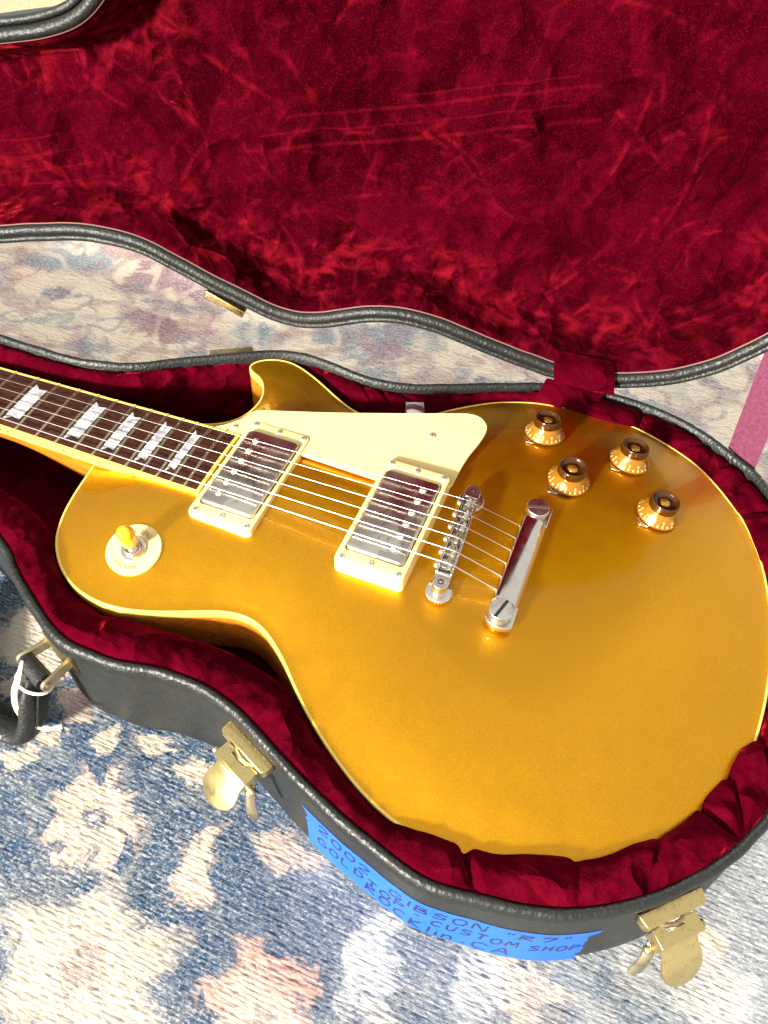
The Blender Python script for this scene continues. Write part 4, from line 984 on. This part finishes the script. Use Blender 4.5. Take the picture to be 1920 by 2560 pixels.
# ---------------------------------------------------------------- bridge
def bridge():
    rz = 3.0
    F = TR(0, 0, 29.4, rz)
    # lugs + bar with a channel
    prof = [(-4.9, -41.5)]
    def lug(sg): return [(5.0 * math.cos(a), sg * (37.3 + 5.0 * math.sin(a))) for a in np.linspace(0, math.pi, 13)]
    m = MB(); 
    for sg in (1, -1):
        pts = [(5.0, sg * 30.8)] + lug(sg) + [(-5.0, sg * 30.8)]
        if sg < 0: pts = pts[::-1]
        m.prism(pts, -7.5, -1.0, F)
    m.box(-5.2, -3.7, -31.5, 31.5, -7.5, .3, F); m.box(3.7, 5.2, -31.5, 31.5, -7.5, .3, F); m.box(-3.72, 3.72, -31.5, 31.5, -7.5, -4.6, F)
    for sg in (-1, 1): m.box(-5.2, 5.2, sg * 31.4 - .8, sg * 31.4 + .8, -7.4, -.2, F)
    o = m.build('bridge', M['nickel'], guitar, bevel=.45, angle=40)
    for sg in (-1, 1):
        m = MB(); m.lathe([(1.9, -.98), (1.9, -.90), (1.2, -.90), (1.0, -2.0), (0, -2.0)], 20, F @ TR(0, sg * 37.2, 0)); m.build('post_hole', M['dark'], o)
        m = MB(); m.lathe([(0, -1.4), (1.1, -1.4), (1.2, -.85), (0, -.75)], 16, F @ TR(0, sg * 37.2, .0)); m.build('post', M['nickel'], o)
        zt = top_z(0, sg * 37) + .6; hz = 29.4 - 7.5
        W = F @ TR(0, sg * 37.2, 0); W = Matrix.Translation((W.translation.x, W.translation.y, 0))
        m = MB(); n = 60; vs = []; fs = []
        pr = [(3.2, zt - 1), (7.9, zt + .6), (8.5, zt + 1.0), (8.5, zt + 3.0), (7.9, zt + 3.5), (4.9, zt + 3.8), (4.4, hz + .1)]
        for r, z in pr:
            for i in range(n):
                rr = r - (.32 if (i % 2 and r > 7.5) else 0); a = 2 * math.pi * i / n; vs.append((rr * math.cos(a), rr * math.sin(a), z))
        for k in range(len(pr) - 1):
            for i in range(n): fs.append((k * n + i, k * n + (i + 1) % n, (k + 1) * n + (i + 1) % n, (k + 1) * n + i))
        m.add(vs, fs, W); m.build('thumbwheel', M['nickel'], o, angle=25)
    ys = [-25.5 + 10.25 * k for k in range(6)]
    dx = [2.2, 1.2, .3, 1.0, .2, -.8]
    for k in range(6):
        y = ys[k]; x = dx[k]
        fl_ = 1 if k < 3 else -1
        m = MB(); S = F @ TR(x, y, 0)
        pts = [(-2.2, -3.8), (2.4, -3.8), (2.4, -1.2), (.35 * fl_, 1.7), (-.35 + .0, 1.7), (-2.2, -.6)]
        pts = [(-2.2, -4.4), (2.2, -4.4), (2.2, -.4), (.5 * fl_ + .35, 1.75), (.5 * fl_ - .35, 1.75), (-2.2, -.4)]
        m.add([(a, -3.6, b) for a, b in pts] + [(a, 3.6, b) for a, b in pts], [tuple(range(6)), tuple(reversed(range(6, 12)))] + [(i, (i + 1) % 6, 6 + (i + 1) % 6, 6 + i) for i in range(6)], S)
        sd_ = m.build('saddle', M['nickel'], o, bevel=.25, angle=30)
        Q = F @ TR(0, y - .6, -2.0) @ Matrix.Rotation(-math.pi / 2, 4, 'Y')
        m = MB(); m.lathe([(0, 7.6), (1.7, 7.5), (2.0, 7.0), (2.0, 5.3), (.95, 5.2)], 16, Q)
        zz_ = 5.2; pr = []
        while zz_ > -4.6: pr += [(1.25, zz_), (.95, zz_ - .35)]; zz_ -= .7
        m.lathe(pr, 12, Q)
        m.build('intonation_screw', M['nickel'], o, angle=30)
        m = MB(); m.box(7.58, 7.7, -1.9, 1.9, -.22, .22, Q @ TR(0, 0, 0) @ Matrix(((0, 0, 1, 0), (0, 1, 0, 0), (1, 0, 0, 0), (0, 0, 0, 1)))); mk('slot', m.v, m.f, M['dark'], o, smooth=False)
    return o, F, ys, dx
brg, BRF, sy_, sdx = bridge()

# ---------------------------------------------------------------- stop tailpiece
def tailpiece():
    F = TR(41.2, 1.0, 0)
    # raised bar with a soft arched section
    sec = [(-7.6, 17.6), (-8.2, 19.5), (-8.1, 23.2), (-7.4, 25.2), (-5.6, 26.6), (-3.0, 27.3), (0, 27.2), (2.6, 26.4), (5.0, 24.8), (6.9, 22.4), (8.0, 19.8), (8.2, 17.8), (7.6, 17.0), (0, 16.6), (-6.8, 16.9)]
    ns = len(sec); vs = []; fs = []; L = [(-33.6, .92), (-33.0, .985), (-32, 1.0)] + [(y, 1.0) for y in np.linspace(-22, 22, 6)] + [(32, 1.0), (33.0, .985), (33.6, .92)]
    for y, s in L: vs += [(a * (1 if s == 1 else .995), y, 21 + (b - 21) * s) for a, b in sec]
    for k in range(len(L) - 1):
        for i in range(ns): fs.append((k * ns + i, k * ns + (i + 1) % ns, (k + 1) * ns + (i + 1) % ns, (k + 1) * ns + i))
    fs += [tuple(range(ns)), tuple((len(L) - 1) * ns + i for i in range(ns))]
    m = MB(); m.add(vs, fs, F); o = m.build('tailpiece', m_tailpiece(), guitar, angle=45)
    for sg in (-1, 1):
        pts = [(-8.2, 32.5), (8.2, 32.5), (8.3, 47.6), (6.0, 49.2), (2.0, 50.2), (-2.5, 50.2), (-6.0, 48.6), (-8.6, 45.8), (-8.6, 43), (-6.5, 42), (-6.5, 38)]
        pts = [(a, sg * b) for a, b in pts]
        if sg < 0: pts = pts[::-1]
        m = MB(); m.prism(pts, 18.0, 22.0, F); m.build('lug', M['nickel'], o, bevel=.6, angle=40)
        S = TR(40.2, sg * 41.0 + .5, 0)
        zt = top_z(40, sg * 41)
        m = MB(); m.lathe([(6.2, zt - 1), (6.2, zt + 1.0), (4.5, zt + 1.4), (4.4, 18.2), (4.4, 21.5), (5.9, 21.9), (6.2, 22.3), (6.2, 24.3), (5.5, 24.5), (5.5, 25.0), (7.2, 25.2), (7.4, 25.7), (7.4, 28.2), (6.9, 28.75), (0, 28.85)], 36, S)
        st = m.build('stud', M['nickel'], o, angle=35)
        m = MB(); G = S @ Matrix.Rotation(math.radians(18 if sg > 0 else 74), 4, 'Z'); m.box(-7.0, 7.0, -.95, .95, 28.2, 28.93, G); mk('slot', m.v, m.f, M['dark'] if sg < 0 else M['nickel_dark'], st, smooth=False)
    return o
def m_tailpiece():
    t = NT('polished_nickel')
    n = t.noise(90, 4, .6, dist=.5)
    t.set(color=t.mix(t.ramp(n, [(.5, 0.0), (.75, .35)]), (.72, .68, .60), (.46, .42, .36)), metal=1.0, rough=t.ramp(n, [(.3, .07), (.75, .2)]))
    return t.m
M['nickel_dark'] = simple('worn_slot_metal', (.34, .30, .22), .45, 1.0)
tailp = tailpiece()

# ---------------------------------------------------------------- strings
gauges = [.92, .72, .54, .40, .31, .25]
for k in range(6):
    yb = sy_[k]; yn = -17.8 + 7.12 * k; r = gauges[k] / 2
    sad = BRF @ Vector((sdx[k] + (.5 if k < 3 else -.5), yb, 1.9 + r))
    nut = Vector((-628, yn, board_z(-628) + 1.2)); tailv = Vector((33.4, -25.0 + 10.4 * k, 22.4)); tail2 = Vector((36.0, -25.0 + 10.4 * k, 21.6))
    pts = [tuple(nut), tuple(nut.lerp(sad, .35)), tuple(nut.lerp(sad, .7)), tuple(sad - Vector((4, 0, .3))), tuple(sad), tuple(sad.lerp(tailv, .08)), tuple(sad.lerp(tailv, .6)), tuple(tailv), tuple(tail2)]
    m = MB(); m.tube(pts, r, 8); 
    tw = sad.lerp(tailv, .80); m.tube([tuple(tw), tuple(tailv)], r * 1.55, 8)
    m.build('string', M['steel'], guitar, angle=60)

# ---------------------------------------------------------------- text helper
def text_polys(txt):
    cu = bpy.data.curves.new('t', 'FONT'); cu.body = txt; cu.size = 1.0; cu.align_x = 'CENTER'; cu.resolution_u = 3
    o = bpy.data.objects.new('t', cu); COL.objects.link(o)
    dg = bpy.context.evaluated_depsgraph_get(); ev = o.evaluated_get(dg); me = ev.to_mesh()
    vs = [tuple(v.co) for v in me.vertices]; fs = [tuple(p.vertices) for p in me.polygons]
    ev.to_mesh_clear(); bpy.data.objects.remove(o); bpy.data.curves.remove(cu)
    return vs, fs
TXT = {}
def text(txt):
    if txt not in TXT: TXT[txt] = text_polys(txt)
    return TXT[txt]

# ---------------------------------------------------------------- control knobs
def knob(x, y, ten_deg):
    F = top_frame(x, y, 0, 1.6)
    m = MB(); m.lathe([(13.2, 0), (14.1, .1), (14.3, .8), (13.7, 1.9), (12.4, 4.0), (11.0, 6.3), (10.3, 7.6), (10.1, 8.4), (9.9, 8.7), (9.2, 8.8)], 48, F); o = m.build('control_knob', M['amber'], guitar, angle=40)
    m = MB(); m.lathe([(9.2, 8.7), (9.75, 8.9), (9.75, 9.6), (9.45, 13.2), (9.2, 13.8), (8.7, 14.1), (8.2, 13.8), (7.8, 13.0), (7.0, 12.0), (5.2, 11.6), (3.6, 11.7)], 48, F, False); m.build('cup', M['amber_dark'], o, angle=50)
    m = MB(); m.lathe([(3.7, 11.65), (3.5, 12.1), (2.6, 12.7), (1.3, 13.0), (0, 13.1)], 28, F); m.build('centre_boss', M['amber_dot'], o, angle=60)
    # pointer washer under the skirt
    P = top_frame(x, y, 0, .0); d = Vector((-.57, -.82)); n2 = Vector((.82, -.57)); pts = []
    for a in np.linspace(.6, 2 * math.pi - .6, 20):
        v = d * math.cos(a) + n2 * math.sin(a); pts.append((v.x * 9.5, v.y * 9.5))
    tipv = d * 18.3; pts.append(tuple(d * 15.2 - n2 * 4.6)); pts.append(tuple(tipv - n2 * .5)); pts.append(tuple(tipv + n2 * .5)); pts.append(tuple(d * 15.2 + n2 * 4.6))
    m = MB(); m.prism(pts[::-1], .35, 1.0, P); m.build('pointer', M['nickel'], o, bevel=.2)
    # figures and ticks on the skirt
    R0, Z0, R1, Z1 = 13.95, 1.45, 10.75, 6.75
    sl = math.hypot(R1 - R0, Z1 - Z0); nr, nz = (Z1 - Z0) / sl, (R0 - R1) / sl
    def cone(a, v, off=.10):
        t = v / sl; r = R0 + (R1 - R0) * t + nr * off; z = Z0 + (Z1 - Z0) * t + nz * off
        return (r * math.cos(a), r * math.sin(a), z)
    m = MB()
    for k in range(11):
        a0 = math.radians(ten_deg - 28.5 * (10 - k)); vs_, fs_ = text(str(k)); sc = 3.1
        rm = (R0 + R1) / 2
        m.add([cone(a0 + vx * sc / rm, 2.3 + vy * sc) for vx, vy, _ in vs_], fs_, F)
    for k in range(20):
        a0 = math.radians(ten_deg - 14.25 * k); w = .034
        m.add([cone(a0 - w, .1), cone(a0 + w, .1), cone(a0 + w, 1.65), cone(a0 - w, 1.65)], [(0, 1, 2, 3)], F)
    m.build('numerals', M['numeral'], o, smooth=False)
    return o
knob(26.2, 124.1, -30); knob(87.8, 123.2, -30); knob(52.7, 83.4, 54); knob(114.5, 81.1, -43)

# ---------------------------------------------------------------- toggle switch
F = top_frame(-184, -79.3, 0, 0)
m = MB(); m.lathe([(17.6, -.6), (17.6, .9), (17.2, 1.3), (7.6, 1.3)], 64, F); sw = m.build('switch_plate', M['plate'], guitar, angle=30)
m = MB()
for word, yy in (('RHYTHM', -1), ('TREBLE', 1)):
    vs_, fs_ = text(word); sc = 4.5
    pts = []
    for vx, vy, _ in vs_:
        # reads for the player: up is -y, right is -x; set on an arc
        if yy < 0: a = -math.pi / 2 - vx * sc * .95 / 12.3; r = 10.9 + vy * sc
        else: a = math.pi / 2 + vx * sc * .95 / 12.3; r = 13.9 - vy * sc
        pts.append((r * math.cos(a), r * math.sin(a), 1.36))
    m.add(pts, fs_, F)
m.build('lettering', M['gilt'], sw, smooth=False)
m = MB(); n = 72; vs = []; fs = []
pr = [(8.3, 1.25), (8.3, 2.3), (7.9, 2.7), (6.6, 2.75), (6.2, 2.2), (5.9, 2.2), (5.7, 3.6), (5.2, 4.0), (4.3, 3.9), (3.9, 2.4), (2.4, 1.9)]
for r, z in pr:
    for i in range(n):
        rr = r - (.22 if i % 2 and r > 8 else 0); a = 2 * math.pi * i / n; vs.append((rr * math.cos(a), rr * math.sin(a), z))
for k in range(len(pr) - 1):
    for i in range(n): fs.append((k * n + i, k * n + (i + 1) % n, (k + 1) * n + (i + 1) % n, (k + 1) * n + i))
m.add(vs, fs, F); m.build('collar_nut', M['nickel'], sw, angle=30)
lean = F @ TR(0, 0, 2.0, 0, -5, -1)
m = MB(); m.lathe([(3.9, .2), (3.7, 1.4), (2.8, 2.4), (2.1, 3), (2.0, 8)], 24, lean); m.build('lever', M['nickel'], sw, angle=50)
lean2 = F @ TR(0, 0, 2.0, 0, -6, -1) @ Matrix.Diagonal((1.14, 1.14, 1.08, 1))
m = MB(); m.lathe([(2.0, 5.6), (4.0, 5.9), (4.35, 7.0), (4.5, 11), (4.75, 14.5), (4.6, 16.6), (3.9, 18.4), (2.6, 19.6), (1.2, 20.1), (0, 20.2)], 32, lean2); m.build('switch_tip', M['tip'], sw, angle=60)

# ================================================================== blue tape with handwriting
tape = empty('masking_tape', tuple(wall_pt(station_of(55, -192), -84)[0]))
tag(tape, 'strip of blue masking tape with handwriting on the side of the case', 'tape')
iT0 = int(np.argmin(np.hypot(RO[:, 0] + 27.47, RO[:, 1] + 170.9)))
arcO = np.r_[0, np.cumsum(np.linalg.norm(np.diff(np.vstack([RO, RO[:1]]), axis=0), axis=1))]
def tape_pt(u, z, off): 
    i = np.interp(arcO[iT0] + u, arcO, np.arange(N + 1)); return tuple(wall_pt(float(i), z, off)[0])
TU0, TU1, TZ0, TZ1 = 3.5, 174.0, -83.0, -25.0
rs = np.random.RandomState(5); vs = []; fs = []; nu, nv = 120, 14
jl = np.array([-3 if k == nv else rs.uniform(-1.2, 1.2) + (1.8 if k % 3 == 0 else 0) for k in range(nv + 1)]); jr = np.array([rs.uniform(-3.4, 3.0) for _ in range(nv + 1)])
for a in range(nu + 1):
    t = a / nu
    for b in range(nv + 1):
        s_ = b / nv; z = TZ0 + (TZ1 - TZ0) * s_ + .8 * math.sin(t * 5) - 4.5 * t * s_
        u = TU0 + (TU1 - TU0) * t
        if a == 0: u += jl[b] + 2.5 * (1 - s_)
        if a == nu: u += jr[b] + 1.5 * s_
        vs.append(tape_pt(u, z, .28 + .08 * noise.noise((u * .2, z * .2, 0))))
for a in range(nu):
    for b in range(nv): fs.append((a * (nv + 1) + b, a * (nv + 1) + b + 1, (a + 1) * (nv + 1) + b + 1, (a + 1) * (nv + 1) + b))
strip_o = mk('tape_strip', vs, fs, M['tape'], tape)
G = {  # pen strokes of the letters on a unit body (width about .65, height 1)
 '2': [[(0, .78), (.12, .98), (.42, 1), (.58, .82), (.48, .58), (.02, .06), (.62, .02)]], '0': [[(.30, 1), (.06, .78), (0, .4), (.16, .04), (.42, .02), (.6, .35), (.56, .8), (.30, 1)]],
 'G': [[(.60, .86), (.36, 1), (.08, .8), (0, .4), (.15, .06), (.45, .02), (.62, .2), (.62, .42), (.34, .42)]], 'I': [[(.12, 1), (.14, 0)]],
 'B': [[(.04, 1), (.04, 0)], [(.0, .98), (.44, .94), (.5, .7), (.08, .52), (.54, .42), (.56, .12), (.02, .02)]], 'S': [[(.58, .90), (.3, 1), (.04, .8), (.16, .58), (.52, .40), (.5, .1), (.2, 0), (0, .1)]],
 'O': [[(.30, 1), (.05, .75), (.02, .35), (.2, .02), (.48, .08), (.62, .45), (.52, .88), (.30, 1)]], 'N': [[(.02, 0), (.06, 1), (.54, .04), (.60, 1)]], '"': [[(.08, 1), (.06, .74)], [(.26, 1), (.24, .74)]],
 'R': [[(.05, 1), (.04, 0)], [(.0, .98), (.46, .92), (.5, .66), (.08, .5), (.62, 0)]], '7': [[(0, .96), (.58, 1), (.24, 0)]], 'L': [[(.06, 1), (.04, .04), (.54, .02)]], 'D': [[(.05, 1), (.04, 0)], [(0, .98), (.42, .88), (.58, .5), (.42, .1), (.0, .02)]],
 'T': [[(0, .96), (.64, 1)], [(.33, .98), (.30, 0)]], 'P': [[(.05, 1), (.04, 0)], [(0, .98), (.48, .92), (.52, .62), (.06, .46)]], '-': [[(.08, .48), (.48, .50)]], 'C': [[(.58, .88), (.34, 1), (.06, .74), (.02, .3), (.24, .02), (.58, .10)]],
 'U': [[(.03, 1), (.04, .3), (.22, .02), (.46, .12), (.58, 1)]], 'M': [[(0, 0), (.12, 1), (.34, .36), (.58, 1), (.70, 0)]], 'H': [[(.04, 1), (.05, 0)], [(.05, .5), (.56, .54)], [(.56, 1), (.56, 0)]], 'K': [[(.05, 1), (.05, 0)], [(.56, .98), (.08, .48), (.6, 0)]],
 'l': [[(.12, 1.05), (.14, 0)]], 'i': [[(.12, .62), (.13, 0)], [(.12, .86), (.14, .90)]], 'n': [[(.04, .6), (.05, 0)], [(.05, .4), (.28, .62), (.46, .5), (.48, 0)]], '.': [[(.1, .18), (.18, .2), (.16, .10), (.1, .18)]], 'A': [[(0, 0), (.32, 1), (.62, 0)], [(.12, .38), (.52, .38)]], ' ': []}
ink = MB()
def stroke(pts, w=1.6):
    P = cr([(*p,) for p in pts], False, 5) if len(pts) > 2 else np.array(pts, float)
    n = len(P)
    if n < 2: return
    t = np.gradient(P, axis=0); t /= np.maximum(np.linalg.norm(t, axis=1)[:, None], 1e-6); nn = np.c_[-t[:, 1], t[:, 0]]
    vs = []
    for i in range(n):
        ww = w * (.8 + .25 * math.sin(i * 1.3)) / 2
        for sg in (-1, 1): q = P[i] + nn[i] * ww * sg; vs.append(tape_pt(q[0], q[1], .48))
    ink.add(vs, [(2 * i, 2 * i + 1, 2 * i + 3, 2 * i + 2) for i in range(n - 1)])
def write(txt, u0, u1, z0, z1, h, slant=.05):
    adv = [1.15 if c == 'M' else .45 if c in 'Il.i' else .62 if c == '"' else .55 if c == ' ' else .95 for c in txt]; tot = sum(adv); u = 0
    for c, a in zip(txt, adv):
        f = u / tot; uu = u0 + (u1 - u0) * f; zz_ = z0 + (z1 - z0) * f + rs.uniform(-.5, .5); cw = (u1 - u0) / tot
        hh = h * rs.uniform(.92, 1.08)
        for s_ in G[c]:
            stroke([(uu + (x * .95 + y * slant) * cw * 1.08, zz_ + (y - .5) * hh) for x, y in s_])
        u += a
write('2002', 14, 53, -36, -41, 12.5); write('GIBSON', 64, 122, -40.5, -37.5, 10.5); write('"R7"', 129, 166, -39.5, -39.5, 9)
write('GOLDTOP', 13, 77, -60, -53.5, 12); write('-', 80, 87, -52, -52, 8); write('CUSTOM', 91, 142, -55, -55.5, 10); write('SHOP', 145, 174, -57.5, -57, 9)
write('ROCKlin', 49, 109, -68, -75, 13); write('.', 110, 114, -75, -75, 8); write('CA', 116, 140, -73.5, -73, 12.5)
ink.build('handwriting', M['ink'], strip_o, smooth=False)
